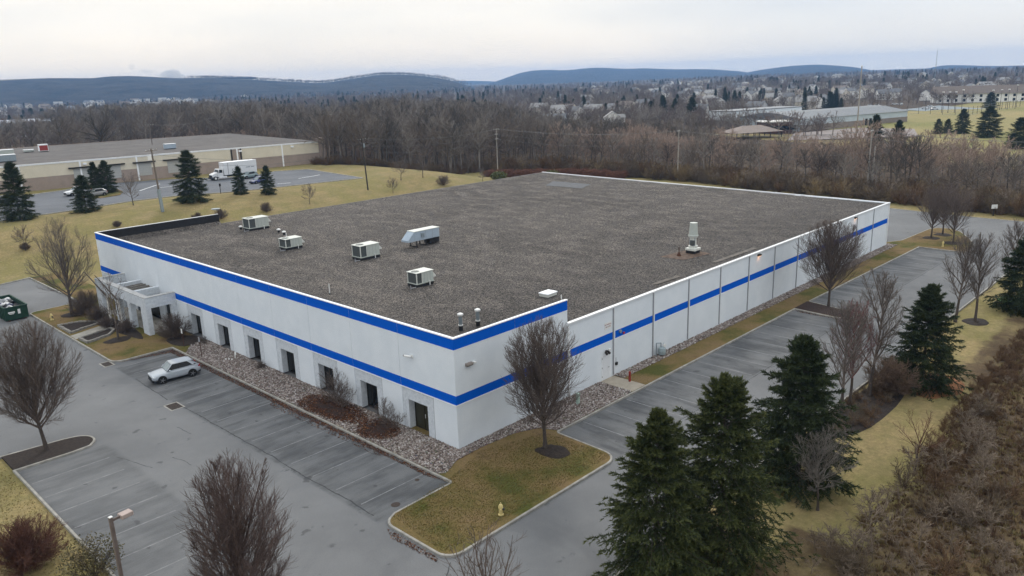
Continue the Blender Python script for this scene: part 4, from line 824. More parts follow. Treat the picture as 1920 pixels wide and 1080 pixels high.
for k in range(26):
    r = random.Random(k); x, y = r.uniform(.4, 2.0), r.uniform(.4, 6.3); s_ = r.uniform(.28, .45); b = MB(); b.lathe([(s_*.5, 0), (s_, s_*.3), (s_*.95, s_*.7), (s_*.5, s_*1.05), (.05, s_*1.25)], (0, 0, 0), 9)
    b.v = [(vx*(1+.25*r.uniform(-1, 1)), vy*(1+.25*r.uniform(-1, 1)), vz) for vx, vy, vz in b.v]
    tag(b.build('bin_bag', nm_b[(k*7) % 4], None, (x-11.9, y+64.7, AZ+1.0+.15*r.random()), smooth=True), 'knotted bin bag in the open green dumpster', 'bin bag', 'bin bags in the dumpster')
tag(MB().box(-11.8, -9.6, 64.9, 71.4, AZ+.3, AZ+1.15).build('rubbish', nm_b[0]), 'loose rubbish filling the green dumpster', kind='stuff')

M_tyre = mat('tyre', (.018, .018, .018), .8, .2, 10); M_rim = mat('alloy_rim', (.35, .35, .36), .3, .1, 5, metal=.8); M_trimb = mat('car_black_trim', (.015, .015, .016), .5); M_lens = mat('headlight_lens', (.65, .68, .7), .15, .05, 3, spec=.8); M_tail = mat('tail_light', (.35, .01, .015), .2, .05, 3)
def paint(name, c, r=.28): 
    m = mat(name, c, r, .02, 1, spec=.6); m.node_tree.nodes['Principled BSDF'].inputs['Coat Weight'].default_value = .6; return m
def car(label, loc, rz, col, L=4.25, Wd=1.78, H=1.62, kind='suv', cat='car'):
    """front points along -X"""
    t = thing('parked_car', label, cat, loc, rz)
    h = L/2; w = Wd/2; k = H/1.62
    # stations: x, z of lower edge, z of shoulder, z of top, half width low, half width of top
    if kind == 'suv': top = [(-1.0, .50, .62, .66), (-.975, .36, .72, .80), (-.88, .28, .80, .90), (-.62, .24, .88, .99), (-.40, .22, .92, 1.04)]; cab = (-.40, -.14, .58, .93); tail = [(.93, .30, .95, 1.05), (1.0, .42, .82, .95)]
    else: top = [(-1.0, .42, .50, .54), (-.97, .30, .60, .68), (-.85, .24, .68, .78), (-.6, .2, .76, .86), (-.38, .2, .82, .90)]; cab = (-.38, -.08, .42, .80); tail = [(.95, .3, .85, .92), (1.0, .4, .7, .78)]
    beltx = [(s_, (top[-1][3]+.03) if s_ > 0 else top[-1][3]) for s_ in (0,)]
    st = list(top)+[(-.05, .22, .96 if kind == 'suv' else .84, 1.06 if kind == 'suv' else .92), (.5, .22, 1.0 if kind == 'suv' else .87, 1.08 if kind == 'suv' else .94)]+tail
    vs = []; n = 0; wid = [.72, .90, .97, 1.0, 1.0, 1.0, 1.0, .97, .86]
    for (x, z0, zs, zt), q in zip(st, wid):
        ww = w*q; vs += [(x*h, 0, z0*k), (x*h, -ww*.86, z0*k), (x*h, -ww, (z0+.14)*k), (x*h, -ww*1.0, (zs-.12)*k), (x*h, -ww*.95, zs*k), (x*h, -ww*.8, (zt-.015)*k), (x*h, 0, zt*k),
                       (x*h, ww*.8, (zt-.015)*k), (x*h, ww*.95, zs*k), (x*h, ww*1.0, (zs-.12)*k), (x*h, ww, (z0+.14)*k), (x*h, ww*.86, z0*k)]; n += 1
    fs = [(i*12+j, i*12+(j+1) % 12, (i+1)*12+(j+1) % 12, (i+1)*12+j) for i in range(n-1) for j in range(12)]+[tuple(range(12)), tuple(range((n-1)*12+11, (n-1)*12-1, -1))]
    bd = MB().add(vs, fs).build('body', col, t, smooth=True); sb = bd.modifiers.new('s', 'SUBSURF'); sb.levels = 1; sb.render_levels = 1; cr_ = bd.modifiers.new('b', 'EDGE_SPLIT'); cr_.split_angle = math.radians(50)
    # greenhouse
    x0, x1, x2, x3 = [c_*h for c_ in cab]; zb = (1.03 if kind == 'suv' else .88)*k; zr = H; yb, yt = w*.90, w*.70
    P = lambda x, s_, z: (x, s_, z)
    V = [(x0, -yb, zb), (x0, yb, zb), (x1, -yt, zr-.08), (x1, yt, zr-.08), (x2, -yt, zr-.05), (x2, yt, zr-.05), (x3, -yb, zb+.03), (x3, yb, zb+.03)]
    MB().add(V, [(0, 1, 3, 2), (2, 3, 5, 4), (4, 5, 7, 6), (0, 2, 4, 6), (1, 7, 5, 3), (0, 6, 7, 1)]).build('greenhouse', M_glass, t)
    rb = MB(); ry = yt*1.04
    rb.add([(x1-.05, -ry, zr-.09), (x1-.05, ry, zr-.09), (x1-.02, -ry*.92, zr-.03), (x1-.02, ry*.92, zr-.03), ((x1+x2)/2, -ry*.92, zr), ((x1+x2)/2, ry*.92, zr), (x2+.06, -ry*.92, zr-.03), (x2+.06, ry*.92, zr-.03), (x2+.1, -ry, zr-.09), (x2+.1, ry, zr-.09)],
            [(0, 1, 3, 2), (2, 3, 5, 4), (4, 5, 7, 6), (6, 7, 9, 8), (0, 2, 4, 6, 8), (1, 9, 7, 5, 3), (0, 8, 9, 1)])
    rb.build('roof', col, t, smooth=False)
    pil = MB()
    for s_ in (-1, 1):
        for (xa, xb) in ((x0, x1), (x3, x2)): pil.cyl((xa, s_*yb*1.005, zb), (xb, s_*ry*.98, zr-.07), .045, n=5)
        pil.add([(x3-.30*h, s_*(yb*.99), zb+.02), (x3, s_*(yb*1.0), zb+.02), (x2+.04, s_*(yt*1.02), zr-.08), (x2-.02*h, s_*(yt*1.02), zr-.08)], [(0, 1, 2, 3)] if kind != 'suv' else [])
    pil.build('pillar', col, t)
    if kind == 'suv':
        qp = MB()
        for s_ in (-1, 1):
            a0 = [(x2-.10*h, s_*(yt*1.03), zr-.09), (x2+.08, s_*(yt*1.03), zr-.09), (x3+.02, s_*(yb*1.03), zb-.05), (x3-.17*h, s_*(yb*1.03), zb-.05)]; qp.add(a0, [(0, 1, 2, 3)])
            qp.add([(x0+.02, s_*yb*1.015, zb-.06), (x3, s_*yb*1.015, zb-.06), (x3, s_*yb*1.0, zb+.10), (x0+.25, s_*yb*1.0, zb+.02)], [(0, 1, 2, 3)])
        qp.build('quarter_panel', col, t)
        MB().extr([(x2+.02, zr-.05), (x2+.30, zr-.09), (x2+.02, zr-.10)], 'y', -yt*.95, yt*.95).build('roof_spoiler', col, t)
    MB().add([(x0+.03, -yb*.85, zb+.02), (x0+.03, yb*.85, zb+.02), (x1-.04, yt*.9, zr-.12), (x1-.04, -yt*.9, zr-.12)], [(0, 1, 2, 3)]).build('windscreen', mat('windscreen_glass', (.17, .21, .22), .12, .2, 1, spec=.8), t).location = (-.02, 0, .012)
    for s_ in (-1, 1):
        MB().box(x0+.16, x0+.32, s_*(w+.02) if s_ > 0 else -w-.2, (w+.2) if s_ > 0 else -w-.02, zb-.02, zb+.13).build('mirror', col, t, bevel=.03)
        hl = [(-h*.985, .60*k), (-h*.80, .80*k), (-h*.78, .72*k), (-h*.97, .52*k)]
        MB().box(-h*.97, -h*.84, s_*w*.60 if s_ > 0 else -w*.94, w*.94 if s_ > 0 else -w*.60, .66*k, .79*k).build('headlight', M_lens, t)
        MB().box(h*.90, h*.985, s_*w*.62 if s_ > 0 else -w*.92, w*.92 if s_ > 0 else -w*.62, .85*k, 1.0*k).build('tail_light', M_tail, t)
        MB().box(x1*.3, x1*.3+.16, s_*w*1.0-.01, s_*w*1.0+.02, .82*k, .85*k).build('door_handle', col, t)
    MB().box(-h*1.005, -h*.93, -w*.6, w*.6, .48*k, .68*k).build('grille', M_trimb, t); MB().box(-h*1.0, -h*.9, -w*.75, w*.75, .26*k, .40*k).build('bumper_intake', M_trimb, t)
    MB().box(h*.9, h*1.0, -w*.8, w*.8, .28*k, .48*k).build('rear_bumper', M_trimb, t)
    r = .335 if kind == 'suv' else .31
    for x in (-h*.615, h*.625):
        for s_ in (-1, 1):
            MB().cyl((x, s_*(w-.24), r+.03), (x, s_*(w+.012), r+.03), r*1.20, n=18).build('wheel_arch', M_trimb, t)
            wl = MB().cyl((x, s_*(w-.2), r), (x, s_*(w+.03), r), r, n=18).build('wheel', M_tyre, t)
            rm = MB().cyl((x, s_*(w+.031), r), (x, s_*(w+.035), r), r*.28, n=8)
            for q in range(5):
                a = q*2*math.pi/5; rm.cyl((x, s_*(w+.034), r), (x+math.cos(a)*r*.66, s_*(w+.034), r+math.sin(a)*r*.66), .032, n=4)
            rm.build('rim', M_rim, wl)
    return t
P_silver = paint('silver_car_paint', (.40, .435, .475))
car('silver compact crossover parked nose out beside the entrance lawn', (-6.85, 30.95, AZ), math.radians(-7), P_silver)

# ------------------------------------------------------------------ trees near the building
def tree(label, loc, H, shape, seed, m=None, cat='tree', name='bare_tree', rz=0, tm=None, **k):
    W1, W2 = bare_tree(seed, H, shape, **k)
    t = thing(name, label, cat, loc, rz)
    link_mesh('trunk', W1.mesh('trunk', tm or M_bark), t); link_mesh('crown', W2.mesh('crown', m or M_twig), t)
    return t
PEAR = dict(nl=28, n1=21, n2=14, twig=.0088)
tree('egg shaped bare tree on the lawn at the building corner', (4.1, -4.6, 0), 9.6, 'vase', 1, **PEAR)
tree('egg shaped bare tree on the left kerb island', (-19.7, 23.5, 0), 9.8, 'vase', 2, crown=(.36, .43, .57), **PEAR)
tree('reddish bare tree cut off by the bottom edge of the photo', (-19.9, -7.2, 0), 9.6, 'vase', 3, crown=(.29, .45, .56), m=bark('twig_purple_brown', (.115, .080, .070)), nl=20, n1=25, n2=15, twig=.009)
tree('wide bare tree on the mulched island beside the south wall', (50.0, -6.0, 0), 9.6, 'vase', 4, crown=(.42, .43, .57), **PEAR)
for i, (x, y, l) in enumerate([(94.3, -3.6, 'left of three dense bare trees on the turning island'), (97.9, -4.2, 'middle of three dense bare trees on the turning island'), (92.3, -7.2, 'right of three dense bare trees on the turning island')]):
    tree(l, (x, y, 0), 8.3, 'vase', 10+i, crown=(.46, .38, .60), nl=20, n1=13, n2=8, twig=.011)
tree('tall spreading bare tree between the green bin and the portico', (-5.9, 61.2, 0), 12.0, 'vase', 20, m=M_twig2, crown=(.34, .42, .56), nl=17, n1=15, n2=11, twig=.009)
for i, (x, y, h, l) in enumerate([(-6.1, 46.4, 7.4, 'thin bare tree in the mulch ring before the portico')]): tree(l, (x, y, 0), h, 'slim', 30+i, m=M_twig2, nl=9, n1=8, n2=6)
M_birch = mat('white_birch_bark', (.50, .48, .44), .8, .35, 3, .3)
for i, (x, y, l) in enumerate([(-4.6, 52.4, 'left topped white trunk in front of the portico'), (-4.5, 49.4, 'right topped white trunk in front of the portico')]):
    t = thing('topped_birch', l, 'tree', (x, y, .1)); W_ = Wood(); P = np.array([[[0, 0, 0], [.05, .1, 1.2], [.1, .25, 2.5], [.1, .4, 3.4]]]); W_.add(P, np.array([[.17, .14, .12, .11]]), 8); link_mesh('trunk', W_.mesh('trunk', M_birch), t)
    W_ = Wood(); P = np.array([[[.1, .4, 3.3], [-.3, 1.4, 4.3], [-.7, 2.6, 5.4], [-.9, 3.2, 5.9]]]); W_.add(P, np.array([[.10, .08, .06, .04]]), 6); link_mesh('limb', W_.mesh('limb', M_bark), t)
    A_, B_ = bare_tree(60+i, 4.6, 'slim', nl=6, n1=6, n2=4, twig=.007); link_mesh('branch', B_.mesh('branch', M_twig2), t)
for i, (x, y, h, l, kw) in enumerate([
    (22.6, -18.1, 9.4, 'slim bare tree behind the kerb, nearest of the slim row', {}), (27.8, -18.3, 10.6, 'slim bare tree left of the dark spruce by the drive', {}), (25.4, -17.7, 8.6, 'slim reddish bare tree between two slim trees', {'m': M_bud}),
    (52.6, -18.0, 9.6, 'slim bare tree right behind the single spruce', {}), (53.9, -19.5, 9.4, 'slim bare tree in a neat dark mulch ring', {}), (64.5, -20.3, 9.3, 'slim bare tree in bright green ground cover', {})]):
    tree(l, (x, y, -.16), h, 'slim', 40+i, nl=18, n1=13, n2=9, twig=.010, crown=(.22, .44, .57), m=kw.get('m', M_twig2))
tree('bare tree with only its upper shoots in the photo, bottom centre', (-15.4, -19.0, -.16), 9.2, 'slim', 50, crown=(.26, .44, .57), nl=12, n1=9, n2=6, m=M_twig)
tree('round headed grey tree in front of the tall spruces', (8.7, -22.2, -.16), 5.6, 'round', 51, crown=(.34, .36, .64), nl=16, n1=12, n2=10, twig=.010, m=bark('pale_grey_twig', (.17, .15, .13)))
tree('small open sapling at the edge of the brush', (17.3, -25.0, -.16), 4.6, 'round', 52, nl=8, n1=7, n2=5, m=M_twigred, crown=(.36, .38, .6))
def shrub(label, loc, H, seed, m, R=.5, nl=26, n1=11, n2=7, twig=.008, cat='shrub', chz=.5):
    W1, W2 = bare_tree(seed, H, 'shrub', nl=nl, n1=n1, n2=n2, twig=twig, crown=(R, chz, .48), trunk_r=.035); W2.V += W1.V; W2.Q += [q+W2.n for q in W1.Q]
    return tag(link_mesh('bare_shrub', W2.mesh('bare_shrub', m), None, loc), label, cat)
shrub('dense rounded brown shrub at the portico corner', (-1.9, 42.2, .05), 2.9, 70, M_twig, .66, 44, 15, 8)
shrub('low dark shrub to the left of the portico', (-5.2, 60.0, .05), 2.4, 71, M_twig, .75, 34, 12, 7)
shrub('dark twiggy shrub under the white trunks', (-5.0, 55.3, .05), 2.0, 72, M_twig, .8, 34, 12, 7)
shrub('low spreading shrub before the portico piers', (-4.4, 48.7, .05), 1.5, 73, M_twig, .9, 34, 11, 7)
shrub('tall open shrub against the fifth window', (-.9, 14.2, .1), 3.2, 74, M_twig, .42, 20, 9, 6)
shrub('second open shrub beside the fifth window', (-1.1, 12.6, .1), 2.8, 84, M_twig, .4, 14, 8, 6)
shrub('open forked shrub between door and window', (-.8, 7.4, .1), 2.4, 75, M_twig, .5, 15, 8, 5)
shrub('thin forked shrub left of the corner door', (-.9, 6.3, .1), 1.9, 85, M_twig, .5, 12, 7, 5)
shrub('small dry shrub in the rock bed near the sign post', (-.8, 38.0, 0), .9, 76, M_twig2, .6, 16, 8, 5)
shrub('tiny leafy shrub in the rock bed under a window', (-.7, 26.4, 0), .8, 77, M_twig2, .7, 16, 8, 5)
shrub('dense russet shrub at the bottom left corner', (-25.2, 8.2, -.1), 3.0, 78, M_twigred, .78, 60, 16, 9, .009)
shrub('brown thicket between the slim trees and the spruce', (29.6, -19.3, -.1), 3.2, 79, bark('tan_twig', (.17, .115, .08)), .72, 50, 14, 8, .011)
# broadleaf evergreen, half bare
def leafy(name, label, loc, H, R, seed, m, n=2600, ls=.09):
    r = np.random.default_rng(seed); t = thing(name, label, 'shrub', loc); W1, W2 = bare_tree(seed, H, 'shrub', nl=18, n1=8, n2=4, twig=.008, crown=(R/H, .5, .5), trunk_r=.04); W1.V += W2.V; W1.Q += [q+W1.n for q in W2.Q]; link_mesh('stem', W1.mesh('stem', M_bark), t)
    p = r.normal(0, 1, (n, 3)); p = nrm(p)*(r.random((n, 1))**.45); p = p*np.array([R, R, H*.5])+np.array([0, 0, H*.52]); cl = r.normal(0, 1, (30, 3)); k = r.integers(0, 30, n); p += .12*cl[k]
    a = nrm(r.normal(0, 1, (n, 3)))*ls; b_ = nrm(np.cross(a, r.normal(0, 1, (n, 3))))*ls*.55; V = np.stack([p-a, p+b_, p+a, p-b_], 1).reshape(-1, 3)
    link_mesh('leaves', np_mesh('leaves', V, np.arange(len(V)).reshape(-1, 4), m), t); return t
M_leafo = mat('olive_leaf', (.055, .060, .022), .6, .5, 2, col2=(.12, .085, .04))
shrub('broad dark twiggy mass left of the portico', (-3.9, 62.2, .05), 2.6, 86, M_twig, .8, 40, 13, 7)
shrub('dark shrub between the white trunks and the path', (-5.3, 51.9, .05), 1.4, 87, M_twig, .9, 30, 11, 7)
leafy('evergreen_shrub', 'sparse olive green shrub at the foot of the lamp post', (-23.0, 4.3, -.1), 2.2, 1.7, 90, M_leafo, 1900, .07)
leafy('juniper', 'yellow green juniper behind the left rear roof edge', (110, 104, -.1), 2.6, 2.2, 91, mat('yellow_green', (.09, .10, .03), .7, .4, 1), 1500, .2)
leafy('juniper', 'darker green juniper left of the rear roof corner', (117, 92, -.1), 2.8, 2.4, 92, mat('yellow_green', (.09, .10, .03)), 1500, .2)

# spruces along the southern lawn
def conifer(label, loc, meshes, s=1.0, rz=0, name='spruce_tree', group=None):
    t = thing(name, label, 'tree', loc, rz, group); t.scale = (s, s, s); link_mesh('trunk', meshes[0], t); link_mesh('crown', meshes[1], t); return t
SP1 = spruce_meshes('spruce_a', 1, 10.2, 4.8, droop=.34, tuft=.25, dens=1.2, shape=.74, ntuft=6); SP2 = spruce_meshes('spruce_b', 2, 10.0, 4.8, droop=.40, tuft=.25, ntuft=6, dens=1.2, shape=.62); SP3 = spruce_meshes('broad_pine', 3, 8.6, 4.0, m=M_needle2, droop=.12, tuft=.30, dens=1.25, shape=.62, ntuft=5)
conifer('tallest near spruce with light shoots at the bottom edge', (-3.8, -19.0, -.16), SP1, .95, .4)
conifer('near spruce just behind and right of the tallest', (.6, -20.2, -.16), SP2, 1.02, 2.1)
conifer('dense spruce standing before the slim bare trees', (11.1, -19.8, -.16), SP3, 1.10, 1.0)
conifer('single dark green spruce with orange litter beneath', (32.6, -20.8, -.16), SP3, .97, 3.3)
conifer('dark spruce cut by the right edge of the photo', (60.5, -22.2, -.16), SP3, .95, 5.0)

# stones, leaves
M_stone = NT('river_stone', .85, .25); oi = M_stone.t.nodes.new('ShaderNodeObjectInfo'); M_stone.color(M_stone.ramp(oi.outputs['Random'], [(0, (.075, .058, .05)), (.35, (.16, .125, .108)), (.7, (.27, .225, .20)), (1, (.45, .42, .40))])); M_stone = M_stone.m
def stone(seed):
    r = random.Random(seed); bm = bmesh.new(); bmesh.ops.create_icosphere(bm, subdivisions=1, radius=1)
    for v in bm.verts: v.co = Vector((v.co.x*1.2, v.co.y*.85, v.co.z*.6))*r.uniform(.82, 1.18)
    me = bpy.data.meshes.new('stone'); bm.to_mesh(me); bm.free(); me.materials.append(M_stone); return me
STN = [stone(i) for i in range(4)]
def flat_scatter(name, poly, n, protos, s0, s1, z, label, seed, cat=None, tilt=.8):
    p = scatter_pts(poly, n, seed); r = np.random.default_rng(seed+1); return instancer(name, np.column_stack([p, np.full(n, z)]), protos, s0+(s1-s0)*r.random(n)**2, label, cat, seed, tilt)
flat_scatter('river_rocks', BED1, 21000, STN, .035, .10, .035, 'brown and grey river rocks along the west wall', 1)
flat_scatter('river_rocks', BED2, 8000, STN, .035, .095, .035, 'pale river rocks round the building corner', 2)
flat_scatter('river_rocks', BED3, 9000, STN, .05, .13, .035, 'grey rocks in the narrow strip along the south wall', 3)
M_leaf = NT('fallen_leaf', .8, .1); oi = M_leaf.t.nodes.new('ShaderNodeObjectInfo'); M_leaf.color(M_leaf.ramp(oi.outputs['Random'], [(0, (.030, .017, .012)), (.55, (.075, .032, .019)), (.85, (.15, .062, .030)), (1, (.27, .15, .08))])); M_leaf = M_leaf.m
LEAF = [np_mesh('leaf', [(-1, 0, 0), (0, -.5, .25), (1, 0, .05), (0, .5, .2)], [(0, 1, 2, 3)], M_leaf)]
flat_scatter('fallen_leaves', [(-3.5, -2.6), (-3.5, 39.2), (-8.4, 39.4), (-4.1, 38.2), (-4.0, 20), (-3.85, -1)], 5200, LEAF, .04, .085, AZ+.02, 'rust coloured leaves drifted against the west kerb', 4)
flat_scatter('fallen_leaves', [(-3.5, 3), (-3.5, 20), (-4.6, 18), (-4.3, 4)], 900, LEAF, .04, .09, AZ+.02, 'rust coloured leaves spread in the stalls', 14)
flat_scatter('fallen_leaves', [(-9.5, -8.5), (-9.5, -4), (-10.0, -5), (-9.8, -9)], 320, LEAF, .04, .08, AZ+.02, 'leaves along the kerb of the lawn point', 5)
flat_scatter('fallen_leaves', blob(-1.8, 13.2, 1.5, 4.4, 22, 3), 5200, LEAF, .04, .09, .10, 'dead leaves heaped on the long mulch mound', 6)
flat_scatter('fallen_leaves', blob(-1.7, 7.1, 1.5, 2.1, 22, 4), 2400, LEAF, .04, .09, .10, 'dead leaves heaped on the small mulch mound', 7)
flat_scatter('fallen_leaves', [(47, -8), (47, -3.6), (46.2, -4), (46.3, -8.5)], 250, LEAF, .05, .1, AZ+.02, 'leaves along the half way island', 8)
# grass tufts that roughen the lawns near the camera
M_tuft = NT('winter_grass', .9, .1); oi = M_tuft.t.nodes.new('ShaderNodeObjectInfo'); M_tuft.color(M_tuft.ramp(oi.outputs['Random'], [(0, (.095, .10, .026)), (.4, (.15, .125, .04)), (.75, (.20, .14, .058)), (1, (.25, .18, .09))])); M_tuft = M_tuft.m
def tuft(seed, n=9, h=1.0, m=None):
    r = np.random.default_rng(seed); a = r.random(n)*6.283; rad = r.random(n)*.5; b = np.stack([np.cos(a)*rad, np.sin(a)*rad, np.zeros(n)], 1); tip = b+np.stack([np.cos(a)*.5*r.random(n), np.sin(a)*.5*r.random(n), h*(.5+.5*r.random(n))], 1); w = np.stack([-np.sin(a), np.cos(a), np.zeros(n)], 1)*.1
    V = np.stack([b-w, b+w, tip], 1).reshape(-1, 3); return np_mesh('tuft', V, np.arange(n*3).reshape(-1, 3), m or M_tuft)
TUF = [tuft(i) for i in range(3)]
flat_scatter('grass_tufts', [(-9.1, -8.8), (-8.6, -3.4), (-3.2, -2.6), (1, -1.3), (6, -3), (6.3, -8.8)], 14000, TUF, .035, .075, 0.0, 'short winter grass on the corner lawn', 9, tilt=.2)
flat_scatter('grass_tufts', [(-22.6, -10), (-22.6, 24.5), (-40, 24.5), (-34, -10)], 16000, TUF, .045, .095, -.16, 'short winter grass on the western lawn', 10, tilt=.2)
# ------------------------------------------------------------------ rough brush south of the lawn
def merge_shrub(seed, H, m, **k):
    W1, W2 = bare_tree(seed, H, 'shrub', trunk_r=.03, **k); W2.V += W1.V; W2.Q += [q+W2.n for q in W1.Q]; return W2.mesh('brush', m)
M_br1 = bark('brush_russet', (.145, .088, .048)); M_br2 = bark('brush_grey', (.14, .105, .07)); M_br3 = bark('brush_tan', (.24, .175, .095))
PALE = bark('pale_curly_twig', (.20, .155, .115))
def curly(seed):
    W1, W2 = bare_tree(seed, 1.0, 'oak', trunk_r=.02, nl=9, n1=5, n2=4, twig=.0075, crown=(.55, .45, .5)); W2.V += W1.V; W2.Q += [q+W2.n for q in W1.Q]; return W2.mesh('brush', PALE)
CU = [curly(240+i) for i in range(3)]
BR = [merge_shrub(200+i, 1.0, (M_br1, M_br1, M_br2, M_br3, M_br1)[i], nl=14, n1=7, n2=4, twig=.006, crown=(.7, .5, .48)) for i in range(5)]
def brush(name, poly, n, s0, s1, label, seed, protos=BR, sz=None, patchy=0):
    p = scatter_pts(poly, n, seed)
    if patchy: p = p[(np.sin(p[:, 0]*.31+1)*np.cos(p[:, 1]*.37)+.6*np.sin(p[:, 0]*.11)*np.sin(p[:, 1]*.83+2)+patchy) > np.random.default_rng(seed).random(len(p))*1.2-.3]
    n = len(p); r = np.random.default_rng(seed); z = T(p[:, 0], p[:, 1]); return instancer(name, np.column_stack([p, z]), protos, s0+(s1-s0)*r.random(n)**1.6, label, None, seed, .3, sz=sz)
brush('brush', BRUSH, 2600, .3, .9, 'tangled russet and grey brush beyond the lawn', 1, patchy=.1)
brush('brush', [(-16, -27), (3, -22.6), (9, -24.4), (17, -25.0), (30, -25.2), (26, -30), (4, -31), (-10, -32)], 90, 1.2, 2.3, 'pale tangled thicket in the bottom right corner', 2, [CU[0], CU[1], CU[2], BR[2], BR[0]])
brush('brush', [(-16, -27), (3, -22.8), (9, -24.6), (17, -25.2), (40, -26), (30, -34), (4, -33), (-10, -33)], 60, .8, 1.5, 'pale curling stems rising from the weeds', 22, CU)
brush('brush', [(17, -24.6), (45, -23.6), (80, -24.2), (80, -27), (45, -26), (17, -27.5)], 650, .35, .8, 'leafy russet fringe where lawn meets brush', 3, [BR[0], BR[1]])
M_dryg = NT('dry_weeds', .9, .1); oi = M_dryg.t.nodes.new('ShaderNodeObjectInfo'); M_dryg.color(M_dryg.ramp(oi.outputs['Random'], [(0, (.09, .05, .032)), (.4, (.16, .108, .062)), (.75, (.25, .185, .10)), (1, (.19, .165, .07))])); M_dryg = M_dryg.m
brush('brush', [(-4, -30), (8, -24.6), (17, -25), (60, -24), (60, -55), (0, -45)], 22000, .18, .42, 'dry grass and low weeds among the brush', 30, [tuft(20+i, 14, 1.0, M_dryg) for i in range(3)])
RB = [(124.5, 13), (127, 40), (134, 62), (133, 108), (124, 124), (131, 128), (142, 110), (145, 60), (138, 10), (134, -14), (133, -60), (122, -60), (120.5, -14)]
brush('brush', RB, 1500, 1.2, 4.4, 'dark brushy undergrowth along the foot of the woods', 4, [BR[2], BR[1], BR[2], BR[3]])
brush('brush', RB, 60, 2.5, 5.0, 'paler shrubs in the undergrowth at the foot of the woods', 34, CU)
brush('brush', [(84, 150), (101, 137), (112, 124), (131, 125), (126, 134), (108, 146), (90, 160)], 420, 1.2, 3.0, 'dark undergrowth at the wood edge beyond the left lawn', 5, [BR[0], BR[2]])
brush('brush', [(118, 116), (133, 96), (134, 80), (129, 80), (128, 95), (114, 113)], 380, 1.3, 2.0, 'rust coloured tall weeds behind the utility pole', 6, [merge_shrub(260, 1.0, bark('rust_weed', (.20, .095, .06)), nl=22, n1=8, n2=5, twig=.008, crown=(.6, .5, .48))])
brush('brush', [(25, -13.2-4.2), (19, -18.5), (22, -20.3), (33, -19.8), (34, -17.8)], 60, .5, 1.0, 'low twigs in the long mulched bed', 7, [BR[0], BR[2]])
for i, (px, py, h, l) in enumerate([(370, 412, 1.5, 'left bush of two on the slope behind the parapet'), (415, 410, 2.0, 'round brown bush beside the satellite dish'), (500, 397, 2.0, 'round brown bush behind the rear roof edge'), (48, 468, 1.2, 'small dark bush at the left edge of the lawn'), (220, 425, 1.1, 'low brown bush at the parapet corner'), (832, 347, 2.6, 'twiggy bush behind the roof, left of the utility pole')]):
    p = g(px, py); shrub(l, (p.x, p.y, p.z), h, 300+i, M_twig, .75, 34, 11, 6, .012)
for i, (px, py, H, l) in enumerate([(48, 470, 4.2, 'small low spreading bare tree at the left edge'), (250, 385, 6.4, 'bare tree by the neighbouring drive beside the conifers'), (581, 383, 4.4, 'lone bare sapling on the slope behind the roof'), (737, 362, 3.6, 'flat topped bare tree by the leaning pole'), (905, 340, 3.6, 'open bare tree behind the roof left of the white pole'), (752, 338, 6, 'left small tree at the wood edge'), (793, 333, 6.5, 'middle small tree at the wood edge'), (878, 326, 6.5, 'right small tree at the wood edge'), (851, 322, 7, 'fourth small tree at the wood edge')]):
    p = g(px, py); tree(l, (p.x, p.y, p.z), H, 'round', 320+i, nl=11, n1=9, n2=6, twig=.014, m=M_twig2 if i != 0 else M_twig)

# ------------------------------------------------------------------ woods
M_w = [bark('wood_bark_dark', (.095, .082, .068)), bark('wood_bark_brown', (.155, .125, .100)), bark('wood_bark_grey', (.24, .21, .18)), bark('wood_buff', (.36, .27, .215)), bark('far_mauve_brown', (.16, .125, .11))]
def wood_mesh(seed, H, m, shape='wood', **k):
    W1, W2 = bare_tree(seed, H, shape, sides=(6, 4, 3), **k); W2.V += W1.V; W2.Q += [q+W2.n for q in W1.Q]; return W2.mesh('woodland_tree', m)
WT = [wood_mesh(400+i, 14, M_w[(0, 1, 1, 0, 2, 1, 2)[i]], ('wood', 'wood', 'oak', 'wood', 'wood', 'oak', 'wood')[i], nl=12, n1=8, n2=6, twig=.026) for i in range(7)]
WB = [wood_mesh(430+i, 9, M_w[3], 'round', nl=12, n1=9, n2=8, twig=.026) for i in range(2)]
LOW = [wood_mesh(450+i, 12, M_w[(1, 4, 2, 4)[i]], ('oak', 'wood', 'oak', 'round')[i], nl=8, n1=6, n2=4, twig=.06, trunk_r=.2) for i in range(4)]
BIGOAK = wood_mesh(470, 19, M_w[0], 'oak', nl=13, n1=10, n2=7, twig=.03, trunk_r=.5)
# individuals: nearest trees of the wood edge
p = []; r = np.random.default_rng(3)
gx, gy = np.meshgrid(np.arange(80, 300, 4.4), np.arange(-60, 520, 4.4)); q = np.stack([gx.ravel(), gy.ravel()], 1)+r.normal(0, 1.5, (gx.size, 2)); q = q[inpoly(q[:, 0], q[:, 1], WOODS)]
# keep only what falls inside the photo's field of view (with a margin)
Mc = np.array(CAM_M); 
def inview(P3, mx=120, my=160):
    d = (P3-np.array(CAM_P))@Mc; u = 960+F*d[:, 0]/-d[:, 2]; v = 540-F*d[:, 1]/-d[:, 2]; return (d[:, 2] < 0) & (u > -mx) & (u < 1920+mx) & (v > -my) & (v < 1080+my)
q3 = np.column_stack([q, T(q[:, 0], q[:, 1])]); q3 = q3[inview(q3)]
dist = np.linalg.norm(q3-np.array(CAM_P), axis=1); order = np.argsort(dist); q3 = q3[order]
right = q3[:, 1] < 60
thin = np.where((q3[:, 1] < 78) & (q3[:, 0] > 150), r.random(len(q3)) < .5, r.random(len(q3)) < .92); q3 = q3[thin]
hs = lambda x, y: np.interp(y, [-60, 10, 40, 70, 105, 130, 200, 400], [7.5, 9.0, 9.5, 9.5, 11, 14.5, 17, 18])
NI = 290
